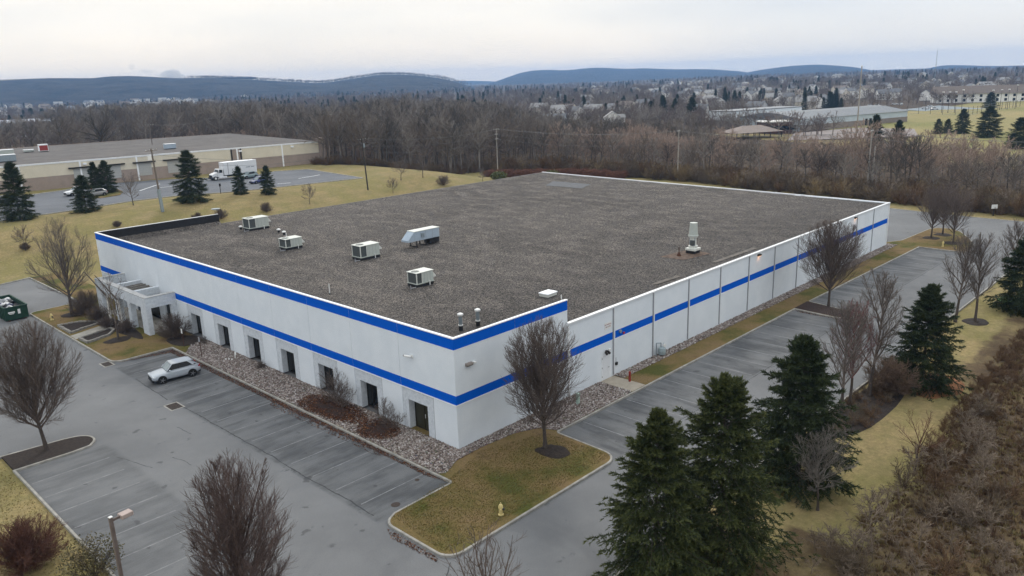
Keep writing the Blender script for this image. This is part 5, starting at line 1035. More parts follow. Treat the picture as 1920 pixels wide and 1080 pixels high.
LIMX = [-200, 0, 180, 300, 450, 600, 660, 720, 800, 900, 1000, 1100, 1200, 1300, 1370, 1450, 1600, 1680, 1800, 2100]
LIMY = [215, 215, 196, 190, 190, 205, 196, 178, 186, 190, 214, 228, 226, 236, 262, 264, 268, 262, 272, 285]
def clamp_h(P3, H, jit=0):
    """lower trees to the height the skyline of the wood has in the photo (drop those that vanish)"""
    H = np.array(H, float)
    for _ in range(3):
        top = P3+np.column_stack([np.zeros((len(P3), 2)), H]); d = (top-np.array(CAM_P))@Mc; u = 960+F*d[:, 0]/-d[:, 2]; v = 540-F*d[:, 1]/-d[:, 2]
        lim = np.interp(u, LIMX, LIMY)+jit; D = np.hypot(P3[:, 0]-CAM_P.x, P3[:, 1]-CAM_P.y); H = np.where(v < lim, H-(lim-v)/F*D, H)
    return H
HH = clamp_h(q3, hs(q3[:, 0], q3[:, 1])*(.72+.43*r.random(len(q3))), r.normal(0, 7, len(q3))); HH = np.where((r.random(len(q3)) < .14) & (q3[:, 1] < 100), HH*1.45, HH); ok = HH > 3.6; q3, HH = q3[ok], HH[ok]
for i, (x, y, z) in enumerate(q3[:NI]):
    H = float(HH[i]); buff = (y < 150 and x > 148 and r.random() < .55) or (y < 110 and r.random() < .15)
    m = WB[i % 2] if buff else WT[int(r.integers(0, 7))]; s_ = H/(9 if buff else 14)
    o = link_mesh('woodland_tree', m, None, (x, y, z-.1), r.uniform(0, 6.28)); o.scale = (s_*r.uniform(.85, 1.15),)*2+(s_,)
    if buff: tag(o, 'buff twigged round headed tree in the wood behind the lot', 'tree', 'pale buff trees of the wood')
    else: tag(o, 'tall grey brown leafless tree in the wood behind the lot', 'tree', 'bare trees of the wood')
rest = q3[NI:]; H = HH[NI:]
instancer('woodland', rest, WT+WB+WB, H/14, 'leafless wood stretching back behind the nearest trees', None, 5, 0.05)
bw = scatter_pts(BACKWOODS, 330, 8); bw = bw[inview(np.column_stack([bw, T(bw[:, 0], bw[:, 1])]))]; r2 = np.random.default_rng(2)
bw = np.column_stack([bw, T(bw[:, 0], bw[:, 1])]); hb = clamp_h(bw, np.where(bw[:, 0] > 20, 12.5, 10)*(.7+.5*r2.random(len(bw))), r2.normal(0, 8, len(bw))); bw, hb = bw[hb > 3.5], hb[hb > 3.5]
order = np.argsort(bw[:, 1])
for i, k in enumerate(order[:70]):
    x, y, z = bw[k]; s_ = hb[k]/14; o = link_mesh('woodland_tree', WT[i % 7], None, (x, y, z-.1), r2.uniform(0, 6.28)); o.scale = (s_,)*3
    tag(o, 'bare tree in the row behind the beige warehouse', 'tree', 'bare trees behind the beige warehouse')
kk = order[70:]; instancer('woodland', bw[kk], WT, hb[kk]/14, 'second belt of bare trees behind the beige warehouse', None, 6, .05)
o = link_mesh('woodland_tree', BIGOAK, None, (62, 240, 3.6), 1.0); o.scale = (.95,)*3; tag(o, 'biggest black limbed oak standing above the beige roof', 'tree')

HPX = [(690, 232), (672, 228), (795, 228), (783, 222), (655, 244), (900, 212), (818, 215), (1050, 218), (1063, 214), (1078, 222), (1098, 207), (1113, 217), (1148, 214), (1148, 236), (1176, 208), (1205, 205), (1040, 240), (1012, 212), (1310, 218), (1330, 196), (1305, 196), (1345, 200), (1418, 212), (1450, 192), (1475, 190), (1462, 200), (1500, 180), (1525, 200), (1540, 196), (1575, 185), (1590, 178), (1612, 182), (1625, 172), (1655, 185), (1495, 196), (1510, 202), (1455, 176), (1520, 172), (1572, 172), (1485, 172), (1610, 168), (1635, 165), (1820, 170), (1840, 174), (1860, 166), (1875, 176), (1795, 160), (1760, 158), (1750, 155), (1705, 160), (1680, 165), (1735, 162), (1150, 180), (1235, 174), (1245, 180), (1290, 176), (1135, 176), (1190, 172), (1220, 176), (1100, 190), (1352, 170), (1385, 176), (1400, 165), (1430, 168), (1052, 187), (1030, 193)]
# far canopy: everything between the wood and the hills
r = np.random.default_rng(21)
def wedge(n, r0, r1, a0, a1, pw=1.0, seed=1):
    q = np.random.default_rng(seed); rr = r0+(r1-r0)*q.random(n)**pw; aa = np.radians(a0+(a1-a0)*q.random(n)); return np.stack([-33+rr*np.cos(aa), -38+rr*np.sin(aa)], 1)
far = np.concatenate([wedge(13000, 330, 1400, 4, 92, 1.25, 1), wedge(9000, 900, 2700, 2, 92, 1.0, 2)])
far = far[~inpoly(far[:, 0], far[:, 1], FIELD) & ~inpoly(far[:, 0], far[:, 1], WOODS) & ~inpoly(far[:, 0], far[:, 1], [(240, 40), (300, 110), (330, 175), (480, 150), (560, 90)])]
f3 = np.column_stack([far, T(far[:, 0], far[:, 1])-.3]); f3 = f3[inview(f3)]
rd = np.hypot(f3[:, 0]+33, f3[:, 1]+38); hh = (7+4.5*r.random(len(f3)))*np.interp(rd, [300, 900, 2500], [.95, 1.0, 1.15])
clump = np.sin(f3[:, 0]*.011+1)*np.cos(f3[:, 1]*.013)+.5*np.sin(f3[:, 0]*.031)*np.sin(f3[:, 1]*.027)
keep = r.random(len(f3)) < np.clip(.62+.5*clump, .18, 1.0); f3, hh = f3[keep], hh[keep]
HSP = np.array([tuple(g(px, py+2))[:2] for px, py in HPX]); 
P2 = scatter_pts([(500, 60), (1000, 130), (1500, 300), (1700, 900), (1200, 1000), (700, 500)], 95, 44); P3_ = wedge(80, 1100, 2100, 62, 92, 1, 45); HALL = np.concatenate([HSP, P2, P3_])
for hx, hy in HALL:
    dx, dy = CAM_P.x-hx, CAM_P.y-hy; L_ = math.hypot(dx, dy); dx /= L_; dy /= L_; a_ = (f3[:, 0]-hx)*dx+(f3[:, 1]-hy)*dy; b_ = np.abs((f3[:, 0]-hx)*dy-(f3[:, 1]-hy)*dx)
    km = ~((a_ > -9) & (a_ < 34) & (b_ < 8) & (np.sin(f3[:, 0]*7+f3[:, 1]*3) < .25)); f3, hh = f3[km], hh[km]
instancer('distant_trees', f3, LOW, hh/12, 'leafless tree cover of the suburb reaching to the hills', None, 9, .05)
# conifers of the middle distance
CON = [spruce_meshes('far_conifer', 90+i, 10, 3.6, dens=.6, tuft=.7, ntuft=3, m=M_needle2, shape=.55) for i in range(3)]
def con_small(seed):
    TW, V, Fc, tip, dk = spruce(seed, 10, 2.7, dens=.2, ntuft=3, tuft=1.3); return np_mesh('small_conifer', V, Fc, M_needle2, attrs={'tip': tip, 'rnd': dk})
CS = [con_small(500+i) for i in range(2)]
def put_con(px, py, ptop, label, w=1.0, z=None, i=0):
    p = g(px, py, z); d = math.hypot(p.x-CAM_P.x, p.y-CAM_P.y); H = (py-ptop)/F*d*1.03; s_ = H/11.2; w *= 1.05
    t = conifer(label, (p.x, p.y, p.z), CON[i % 3], 1, i*1.3, 'conifer'); t.scale = (s_*w, s_*w, s_)
for i, a in enumerate([(1851, 258, 208, 'largest rounded dark conifer in the playing field', 1.5), (1803, 250, 210, 'pointed conifer left of the largest in the field', 1.25), (1776, 249, 226, 'small round conifer in the field, second of the row', 1.3), (1758, 250, 226, 'small round conifer in the field, first of the row', 1.3),
    (1908, 278, 229, 'broad dark conifer near the right edge', 1.4), (1856, 202, 177, 'round dark conifer by the sports court fence', 1.6), (1637, 300, 222, 'narrow ivy dark conifer beside the white pole', .8), (1680, 300, 232, 'second narrow dark conifer beside the white pole', .8),
    (1297, 232, 184, 'tall dark conifer standing among the houses', 1.0), (1265, 222, 186, 'pointed dark conifer right of a group of houses', .9), (1243, 222, 180, 'tallest dark conifer of the house quarter', .8), (1220, 226, 190, 'dark conifer left of the tallest one', 1.1), (1563, 205, 178, 'dark conifer amid the bright houses', 1.0), (608, 276, 218, 'green conifer behind the end of the beige warehouse', .8), (668, 276, 232, 'second green conifer at the wood edge', .9)]): put_con(*a[:4], w=a[4], i=i)
for i, a in enumerate([(38, 412, 317, 'dark spruce at the left edge by the drive', 1.0), (162, 397, 334, 'small ragged spruce before the parked cars', 1.25), (203, 362, 306, 'right spruce of the pair on the little island', 1.15), (182, 362, 309, 'left spruce of the pair on the little island', 1.0), (361, 378, 286, 'broad dark spruce beside the utility pole', 1.12), (451, 364, 313, 'small spruce in front of the white truck', 1.0), (503, 363, 311, 'small spruce in front of the blue car', 1.0)]): put_con(*a[:4], w=a[4], i=i+1)
cf = np.concatenate([wedge(150, 500, 2400, 6, 50, 1, 31), wedge(120, 700, 2300, 50, 90, 1, 32)]); cf = cf[~inpoly(cf[:, 0], cf[:, 1], FIELD)]; cf = np.column_stack([cf, T(cf[:, 0], cf[:, 1])]); cf = cf[inview(cf)]; grp = np.repeat(cf, 3, 0)+np.column_stack([r.normal(0, 9, (len(cf)*3, 2)), np.zeros(len(cf)*3)])
instancer('distant_conifers', grp, CS, (7+5*r.random(len(grp)))/10, 'dark conifers dotted through the suburb', None, 10, .03)

# ------------------------------------------------------------------ houses
M_hw = [mat('house_white', (.80, .78, .74), .7, .06), mat('house_cream', (.66, .60, .50), .7, .06), mat('house_grey', (.48, .49, .50), .7, .06)]
M_hr = [mat('roof_grey_shingle', (.16, .16, .165), .9, .2, 2), mat('roof_brown_shingle', (.17, .14, .12), .9, .2, 2), mat('roof_pale_shingle', (.30, .29, .28), .9, .2, 2)]
HP = []
for i in range(6):
    w, d, h = 12+i % 3*1.5, 9+i % 2, 5.6; wall = MB(); wall.box(-w/2, w/2, -d/2, d/2, 0, h); wall.extr([(-d/2, h), (0, h+d*.36), (d/2, h)], 'x', -w/2, w/2)
    if i % 2: wall.box(w*.1, w*.1+5, -d/2-3, -d/2, 0, h*.9); wall.extr([(w*.1, h*.9), (w*.1+2.5, h*.9+2), (w*.1+5, h*.9)], 'y', -d/2-3, 0)
    roof = MB(); e = .35
    for s_ in (-1, 1): roof.extr([(s_*(d/2+e), h-.15), (0, h+d*.36+.1), (0, h+d*.36+.3), (s_*(d/2+e), h+.05)], 'x', -w/2-e, w/2+e)
    if i % 2:
        for s_ in (-1, 1): roof.extr([(w*.1+2.5+s_*2.85, h*.9-.1), (w*.1+2.5, h*.9+2.12), (w*.1+2.5, h*.9+2.32), (w*.1+2.5+s_*2.85, h*.9+.1)], 'y', -d/2-3.3, 0)
    wn_ = MB().box(-.55, .55, -.04, .04, -.7, .7).mesh('window', M_glass)
    HP.append((wall.mesh('wall', M_hw[(0, 0, 1, 0, 2, 1)[i]]), roof.mesh('roof', M_hr[(0, 2, 1, 0, 0, 2)[i]]), wn_, MB().box(-.5, .5, -.4, .4, h, h+d*.36+1.2).mesh('chimney', M_hr[1]), w, d))
def house(x, y, z, rz, i, label, group=None, s=1.0, windows=True):
    w_, r__, wn_, ch, w, d = HP[i % 6]; t = thing('house', label, 'house', (x, y, z), rz, group); t.scale = (s,)*3
    wl = link_mesh('wall', w_, t); rf = link_mesh('roof', r__, t); link_mesh('chimney', ch, rf, (w*.3, 0, 0))
    if windows:
        for zz in (1.7, 4.3):
            for xx in (-w*.36, -w*.12, w*.38): link_mesh('window', wn_, wl, (xx, -d/2, zz))
        for yy in (-d*.2, d*.2): link_mesh('window', wn_, wl, (-w/2, yy, 4.0), math.pi/2)
hp = HPX
rh = random.Random(4)
for i, (px, py) in enumerate(hp):
    p = g(px, py+2); near = math.hypot(p.x, p.y) < 700
    house(p.x, p.y, p.z, rh.uniform(0, 6.28), i, 'pale gabled house with grey roof among the bare trees', 'gabled houses of the near suburb', .85 if near else .8, near)
p = scatter_pts([(500, 60), (1000, 130), (1500, 300), (1700, 900), (1200, 1000), (700, 500)], 95, 44); p = np.column_stack([p, T(p[:, 0], p[:, 1])]); p = p[inview(p, 20, 0)]
for i, (x, y, z) in enumerate(p): house(x, y, z, rh.uniform(0, 6.28), i, 'tiny pale house far off on the wooded rise', 'far houses on the rise', .85, False)
p = wedge(80, 1100, 2100, 62, 92, 1, 45); p = np.column_stack([p, T(p[:, 0], p[:, 1])]); p = p[inview(p, 20, 0)]
for i, (x, y, z) in enumerate(p): house(x, y, z, rh.uniform(0, 6.28), i, 'tiny pale house far off below the long ridge', 'far houses below the ridge', 1.1, False)
# long low apartment block, right edge
t = thing('apartment_block', 'long low block with white fronts and brown roof at the right edge', 'building', tuple(g(1885, 190)), math.radians(-62)); t.scale = (1, 1, 1)
MB().box(-45, 45, -7, 7, 0, 6).build('wall', M_hw[0], t); rf = MB().extr([(-8, 5.8), (0, 11), (8, 5.8)], 'x', -46, 46).build('roof', M_hr[1], t)
wm = MB().box(-.8, .8, -.05, .05, -.9, .9).mesh('window', M_glass)
for k in range(18):
    for zz in (1.6, 4.4): link_mesh('window', wm, t, (-42+k*5, -7, zz)); 

# ------------------------------------------------------------------ school and sports ground
M_scl = mat('school_metal_roof', (.16, .17, .18), .6, .1, .5); M_scw = mat('school_pale_blue_wall', (.50, .56, .60), .7, .08, .5); M_sct = mat('school_tan_wall', (.24, .20, .17), .8, .12, .5); M_brick = mat('school_brown_brick', (.10, .055, .045), .85, .2, 2)
def aligned(name, label, cat, pa, pb): 
    a_, b_ = g(*pa), g(*pb); an = math.atan2(b_.y-a_.y, b_.x-a_.x); return thing(name, label, cat, tuple(a_), an), math.hypot(b_.x-a_.x, b_.y-a_.y)
t, L = aligned('school', 'white flat topped school wing with high banded wall', 'building', (1368, 241), (1500, 230))
MB().box(0, L, 0, 13, 0, 3.6).build('wall', M_sct, t); MB().box(-.3, L+.3, -.3, 13, 3.6, 7.6).build('upper_wall', mat('school_white_wall', (.72, .76, .78), .7, .08, .5), t); MB().box(-.5, L+.5, -.5, 13.2, 7.6, 7.9).build('roof', M_scl, t)
for k in range(12): MB().box(3+k*L/12.5, 3+k*L/12.5+1.6, -.06, 0, 1.2, 3.2).build('window', M_glass, t)
t, L = aligned('sports_hall', 'long pale blue hall with a low grey curved roof', 'building', (1500, 247), (1700, 229))
MB().box(0, L, 0, 34, 0, 5.2).build('wall', M_scw, t); MB().box(-.1, L+.1, -.1, 0, 0, 2.6).build('plinth', M_sct, t)
MB().extr([(-.6, 5.2), (12, 7.3), (17, 7.6), (22, 7.3), (34.6, 5.2)], 'x', -.6, L+.6).build('roof', M_scl, t)
for k in (.58, .62): MB().box(L*k, L*k+1.7, -.16, -.1, .2, 3.2).build('door', M_glass, t)
tag(MB().add([(v.x, v.y, v.z+.15) for v in (g(1475, 264), g(1722, 256), g(1708, 231), g(1490, 250))], [(0, 1, 2, 3)]).build('school_yard', mat('school_yard_paving', (.25, .215, .20), .9, .15, .1)), 'pinkish grey paved yard before the pale blue hall', kind='structure')
t, L = aligned('school_wing', 'low brown brick wing with a strip of dark windows', 'building', (1416, 248), (1465, 246))
MB().box(0, L, -10, -1, 0, 4.5).build('wall', M_brick, t); MB().box(-.4, L+.4, -10.4, -.6, 4.5, 4.9).build('roof', M_hw[0], t)
for k in range(7): MB().box(2+k*L/7.4, 2+k*L/7.4+2, -10.06, -10, 1.3, 3).build('window', M_glass, t)
pc = g(1408, 258); t = thing('picnic_pavilion', 'open pavilion with a wide pale tan hipped roof', 'pavilion', tuple(pc), math.radians(-28)); t.scale = (.85, .85, .85)
M_pav = mat('tan_shingle', (.25, .205, .18), .9, .12, 1)
MB().add([(-13, -7, 2.8), (13, -7, 2.8), (13, 7, 2.8), (-13, 7, 2.8), (-5, 0, 5.6), (5, 0, 5.6)], [(0, 1, 5, 4), (1, 2, 5), (2, 3, 4, 5), (3, 0, 4), (0, 3, 2, 1)]).build('roof', M_pav, t)
for x in (-12, -6, 0, 6, 12):
    for y in (-6.3, 6.3): MB().box(x-.15, x+.15, y-.15, y+.15, 0, 2.85).build('post', M_bronze, t)
pc = g(1655, 290); t = thing('shed', 'little pale roofed hut among the trees by the field', 'shed', tuple(pc), .3); MB().box(-3, 3, -2, 2, 0, 2.4).build('wall', M_sct, t); MB().extr([(-2.6, 2.3), (0, 3.8), (2.6, 2.3)], 'x', -3.4, 3.4).build('roof', mat('pale_tin', (.5, .48, .46), .5), t)
# sports court: pale slab with tall fence and lamps
ca, cb, cc_, cd_ = g(1700, 212), g(1815, 213), g(1905, 200), g(1850, 196)
M_court = mat('court_grey', (.22, .25, .27), .9, .12, .3)
tag(MB().add([(v.x, v.y, v.z+.12) for v in (g(1690, 206), g(1815, 213), g(1860, 205), g(1760, 198))], [(0, 1, 2, 3)]).build('sports_court', M_court), 'grey fenced sports court in the field', kind='structure')
for (a_, b_), l in ((((1700, 213), (1815, 216)), 'near chain link fence of the sports court'), (((1815, 216), (1912, 200)), 'right chain link fence of the sports court'), (((1735, 196), (1900, 188)), 'far chain link fence of the sports court')):
    A_, B_ = g(*a_), g(*b_); L = (B_-A_).length; n = int(L/7); t = thing('chain_link_fence', l, 'fence', tuple(A_), math.atan2(B_.y-A_.y, B_.x-A_.x))
    pm_ = MB().cyl((0, 0, 0), (0, 0, 4.2), .10, n=5).mesh('fence_post', M_bronze)
    for k in range(n+1): link_mesh('fence_post', pm_, t, (L*k/n, 0, 0))
    for z in (.2, 1.6, 3.0, 4.1): MB().cyl((0, 0, z), (L, 0, z), .045, n=4).build('rail', M_galv, t)
for i, (px, py, h) in enumerate([(1765, 212, 11), (1777, 212, 11), (1789, 212, 11), (1802, 212, 12), (1735, 208, 8), (1858, 208, 11), (1874, 207, 11), (1888, 206, 11), (1903, 204, 13)]):
    p_ = g(px, py); t = thing('court_lamp', 'tall dark court lamp mast with white head', 'street lamp', tuple(p_), 0, 'lamp masts of the sports court'); MB().cyl((0, 0, 0), (0, 0, h), .13, .08, n=6).build('mast', M_bronze, t); MB().box(-.6, .6, -.4, .4, h, h+.35).build('lamp_head', M_trim, t)
for i, (px, py) in enumerate([(1632, 200), (1645, 200), (1660, 203), (1678, 197), (1690, 197), (1735, 205), (1752, 206), (1745, 202), (1795, 192)]):
    p_ = g(px, py); car('tiny parked vehicle beside the sports ground', tuple(p_), rh.uniform(0, 3), paint('far_car_white', (.6, .6, .6)), kind='suv')['group'] = 'vehicles by the sports ground'

# ------------------------------------------------------------------ the beige warehouse and its yard
ZN = 4.26
M_nlot = mat('neighbour_asphalt', (.125, .132, .145), .9, .18, .15, .3, 6)
def gn(px, py): v = g(px, py, ZN); return (v.x, v.y)
LOT = [gn(-120, 437), gn(0, 415), gn(65, 405), gn(130, 396), gn(250, 377), gn(337, 367), gn(440, 360), gn(561, 347), gn(680, 334), gn(578, 318), gn(513, 322), gn(470, 330), gn(285, 338), gn(180, 346), gn(122, 357), gn(48, 367), gn(-120, 392)]
sheet('asphalt', LOT, ZN+.03, M_nlot, label='blue grey yard of the beige warehouse')
kerb(LOT[:9], 'pale kerb along the near side of the higher yard', z0=ZN-.2, z1=ZN+.14, w=.3); kerb(LOT[8:11], 'pale kerb at the far corner of the higher yard', z0=ZN-.2, z1=ZN+.14, w=.3); kerb(LOT[13:], 'pale kerb below the beige wall', z0=ZN-.2, z1=ZN+.14, w=.3)
n0 = (91.0, 154.3); nd = math.radians(-7+180)   # wall runs from the right corner leftwards
nb = thing('beige_warehouse', 'long low warehouse with cream upper wall over pinkish masonry base', 'building', (n0[0], n0[1], ZN), nd+math.pi)
# local frame: x to the right along the wall, wall spans x from -170 to 0, y goes back
M_cream = mat('cream_wall', (.66, .60, .48), .8, .06, .4); M_pink = mat('pinkish_masonry', (.33, .265, .225), .85, .1, .6, .2, 8); M_nroof = mat('neighbour_gravel_roof', (.115, .105, .098), .95, .25, .25, .4, 2)
NH, NLn = 6.0, 175; bay = 12.4
for i in range(14):
    a_, b_ = -bay*(i+1), -bay*i
    MB().box(a_+.02, b_-.02, 0, .3, -.3, 2.9).build('masonry_panel', M_pink, nb); MB().box(a_+.02, b_-.02, -.02, .3, 2.905, NH-.35).build('wall_panel', M_cream if i != 3 else M_cream, nb)
    MB().box(a_-.18, a_+.18, -.18, -.02, 0, NH-.3).build('downspout', M_trim, nb)
MB().box(-bay*14, .35, -.1, .32, NH-.34, NH).build('coping', M_cap, nb)
MB().box(-1.6, .3, -.25, 1.6, -.2, NH+.9).build('corner_pier', M_pink, nb)
MB().box(-.3, 0, 1.62, 72, -.3, NH-.3).build('side_wall', M_pink, nb); MB().box(-bay*14, 0, 71.7, 72, 0, NH-.1).build('rear_wall', M_pink, nb)
MB().box(-bay*14, .0, .33, 71.69, NH-.55, NH-.2).build('gravel_roof', M_nroof, nb)
for x in (-26.5, -24.0): MB().box(x, x+.35, -.2, -.02, .2, NH-.3).build('downspout', M_bronze, nb)
MB().box(-26.2, -24.0, -.03, -.021, .2, NH-.36).build('masonry_panel', M_pink, nb)
for x in (-41, -48, -55, -62):
    MB().box(x-2.6, x+2.6, -.6, -.03, 4.2, 4.5).build('dock_canopy', M_bronze, nb); d_ = MB().box(x-1.6, x+1.6, -.06, -.021, 1.1, 4.1).build('dock_door', mat('dock_door_grey', (.42, .42, .40), .6, .05), nb)
    for z in (1.7, 2.3, 2.9, 3.5): MB().box(x-1.58, x+1.58, -.075, -.061, z, z+.03).build('door_seam', M_joint, d_)
for i, x in enumerate((-9.5, -24, -61, -84)): MB().box(x-.35, x+.35, -.5, -.02, 4.9, 5.3).build('wall_lamp', M_trim, nb)
def nroof(name, label, cat, px, py, dims, m, extra=None):
    v = g(px, py, ZN+NH-.15); t = thing(name, label, cat, tuple(v), math.radians(-7)); w, d, h = dims; MB().box(-w/2, w/2, -d/2, d/2, .15, h).build('cabinet', m, t); MB().box(-w/2+.1, w/2-.1, -d/2+.1, d/2-.1, 0, .15).build('curb', M_blk, t); MB().box(-w/2-.05, w/2+.05, -d/2-.05, d/2+.05, h, h+.08).build('lid', M_trim, t); return t
nroof('rooftop_unit', 'grey box unit at the left end of the beige warehouse roof', 'air conditioner', 10, 292, (4, 2, 1.5), M_rtu); nroof('rooftop_unit', 'lower ribbed unit in front of the grey box on the far roof', 'air conditioner', 14, 303, (3.6, 2, 1.6), M_galv)
nroof('roof_hatch', 'low white hatch on the beige warehouse roof', 'roof hatch', 54, 285, (2.4, 1.6, .6), M_rtu); t = nroof('exhaust_vent', 'white vent with a rusty red face on the far roof', 'roof vent', 82, 284, (2.2, 1.8, 1.9), M_trim); MB().box(-1.0, 1.0, -.95, -.91, .3, 1.7).build('louvre', mat('rust_red_louvre', (.30, .05, .04), .7), t)
nroof('rooftop_unit', 'small pale blue unit in the middle of the far roof', 'air conditioner', 319, 279, (2.8, 1.6, 1.3), M_mau)
# second grey warehouse behind the trees, left
va, vb = g(0, 262), g(330, 250); t = thing('grey_warehouse', 'blue grey warehouse glimpsed through the trees at the left', 'building', (-60, 470, 0), math.radians(-3)); MB().box(0, 330, 0, 60, 0, 10.5).build('wall', mat('blue_grey_cladding', (.22, .25, .29), .8, .1, .2), t); MB().box(-.5, 330.5, -.5, 60.5, 10.5, 11.0).build('roof', mat('pale_roof_band', (.34, .36, .40), .8, .1, .2), t)
for k in range(9): MB().box(20+k*34, 24+k*34, -.1, 0, .2, 4).build('dock_door', M_pvc, t)

# truck, trailer, cars in the higher yard
def yard(px, py): v = g(px, py, ZN+.03); return (v.x, v.y, ZN+.03)
P_white = paint('white_truck_paint', (.70, .71, .72), .4)
tx = yard(402, 339); t = thing('box_truck', 'white box truck with tall thin logo bars facing left', 'truck', (tx[0], tx[1], tx[2]), math.radians(-2))
MB().box(2.6, 11.0, -.1, 2.4, 1.05, 3.95).build('cargo_box', P_white, t, bevel=.03); MB().box(2.58, 11.02, -.12, 2.42, 3.95, 4.02).build('box_roof', M_trim, t)
MB().box(1.0, 10.9, .3, 2.0, .6, 1.0).build('chassis', M_trimb, t)
MB().extr([(.95, .75), (2.45, .75), (2.45, 2.55), (1.45, 2.6), (1.1, 1.85), (.95, 1.7)], 'y', .05, 2.25).build('cab', P_white, t, bevel=.04)
MB().extr([(-.25, .75), (.945, .75), (.945, 1.75), (0, 1.5), (-.25, 1.3)], 'y', .2, 2.1).build('hood', P_white, t, bevel=.05)
MB().box(-.36, -.26, .3, 2.0, .55, 1.25).build('grille', M_trimb, t); MB().box(-.5, -.27, .1, 2.2, .4, .7).build('bumper', M_trimb, t)
MB().extr([(1.12, 1.87), (1.46, 2.5), (1.5, 2.5), (1.16, 1.87)], 'y', .25, 2.05).build('windscreen', M_glass, t).location = (-.04, 0, .02); MB().box(1.45, 2.2, .03, .049, 1.7, 2.4).build('side_window', M_glass, t)
for y in (.25, 1.75): MB().box(-.3, -.05, y, y+.3, 1.0, 1.25).build('headlight', M_lens, t)
MB().box(1.0, 1.1, -.25, -.02, 1.7, 2.3).build('mirror', M_trimb, t); MB().box(1.3, 3.2, -.05, .3, .5, .85).build('fuel_tank', M_cap, t)
for x in (.45, 8.6):
    for y0, y1 in ((.05, .4), (1.9, 2.25)): w_ = MB().cyl((x, y0, .48), (x, y1, .48), .48, n=16).build('wheel', M_tyre, t); MB().cyl((x, y0-.01, .48), (x, y1+.01, .48), .26, n=12).build('rim', M_pvc, w_)
M_logo = mat('logo_grey_blue', (.10, .14, .17), .6)
RXt = Matrix.Translation((0, -.11, 0)) @ RX
text_mesh('lettering', 'a', .85, M_logo, t, Matrix.Translation((4.75, 0, 2.25)) @ RXt); text_mesh('lettering', 'v', .85, M_logo, t, Matrix.Translation((5.2, 0, 2.25)) @ RXt)
for k, (x, h_) in enumerate(((5.5, 1.35), (5.75, .6), (6.05, 1.35), (6.3, .6))): MB().box(x, x+.06, -.112, -.101, 1.95, 1.95+h_).build('logo_bar', M_logo, t)
text_mesh('lettering', 'e', .85, M_logo, t, Matrix.Translation((6.65, 0, 2.25)) @ RXt)
for k, x in enumerate((8.2, 8.42, 8.64, 8.86, 9.08, 9.5, 9.72, 9.94, 10.16)): MB().box(x, x+.15, -.112, -.101, 2.35, 2.53).build('lettering', M_logo, t)
MB().box(3.6, 3.72, -.14, -.10, 1.1, 3.9).build('door_post', M_joint, t)
p_ = yard(465, 336); car('grey car parked beside the white truck', (p_[0]+1.2, p_[1]+1.6, p_[2]), math.radians(8), paint('grey_blue_car', (.20, .26, .27)))
p_ = yard(485, 343); car('dark blue car parked behind a small spruce', (p_[0], p_[1], p_[2]), math.radians(10), paint('blue_car', (.02, .035, .16)), kind='sedan', H=1.45)
p_ = yard(140, 368); car('white pickup like car nosing out behind a spruce', (p_[0]+1.2, p_[1]+1.5, p_[2]), math.radians(5), P_white, L=5.2, Wd=1.95, H=1.85)
p_ = yard(160, 374); car('grey car beyond the ragged spruce', (p_[0]+3.2, p_[1]+3.0, p_[2]), math.radians(6), paint('pewter_car', (.25, .25, .25)))
p_ = yard(5, 382); car('dark car half hidden by the left edge spruce', p_, math.radians(5), paint('black_car', (.02, .022, .025)))
isl = [gn(x, y) for x, y in ((150, 372), (190, 372), (225, 366), (231, 360), (222, 356), (180, 358), (152, 362))]; sheet('lawn', isl, ZN+.12, M_lawn, label='small grassy island in the higher yard', thick=.2)
t0 = yard(330, 333); t = thing('semi_trailer', 'white trailer backed to the loading dock', 'trailer', (t0[0]-1.2, t0[1]+3.5, ZN+.03), math.radians(-7)); MB().box(-1.25, 1.25, 0, 12, 1.1, 3.8).build('cargo_box', P_white, t); MB().box(-1.27, -1.15, -.03, 0, 1.1, 3.8).box(1.15, 1.27, -.03, 0, 1.1, 3.8).build('door_frame', M_bronze, t)
for k in range(5): MB().box(-1.0+k*.42, -.97+k*.42, -.03, 0, 1.15, 3.75).build('door_rib', M_joint, t)
for s_ in (-1.1, .85): MB().cyl((s_, .9, .5), (s_+.25, .9, .5), .5, n=14).build('wheel', M_tyre, t)
MB().box(-.9, .9, .2, 11.5, .8, 1.1).build('chassis', M_trimb, t)
for (a_, b_) in (((262, 358), (300, 345)), ((300, 352), (340, 348)), ((560, 335), (600, 328)), ((520, 345), (545, 343))):
    A_, B_ = gn(*a_), gn(*b_); strip('parking_line', [A_, B_], .25, ZN+.036, M_trim, 'white line painted in the higher yard')
p_ = yard(414, 363); t = thing('sign_post', 'thin dark sign on the kerb of the higher yard', 'sign', p_); MB().box(-.05, .05, -.05, .05, 0, 2.1).build('post', M_bronze, t); MB().box(-.2, .2, -.06, -.05, 1.5, 2.1).build('plate', M_bronze, t)
p_ = g(1862, 405); t = thing('sign_post', 'small white sign on a grassy verge before the wood', 'sign', (p_.x, p_.y, p_.z)); MB().box(-.07, .07, -.07, .07, 0, 1.6).build('post', M_bronze, t); MB().box(-.55, .55, -.1, -.07, 1.3, 2.0).build('plate', M_pvc, t); t.rotation_euler = (0, 0, math.radians(-40))

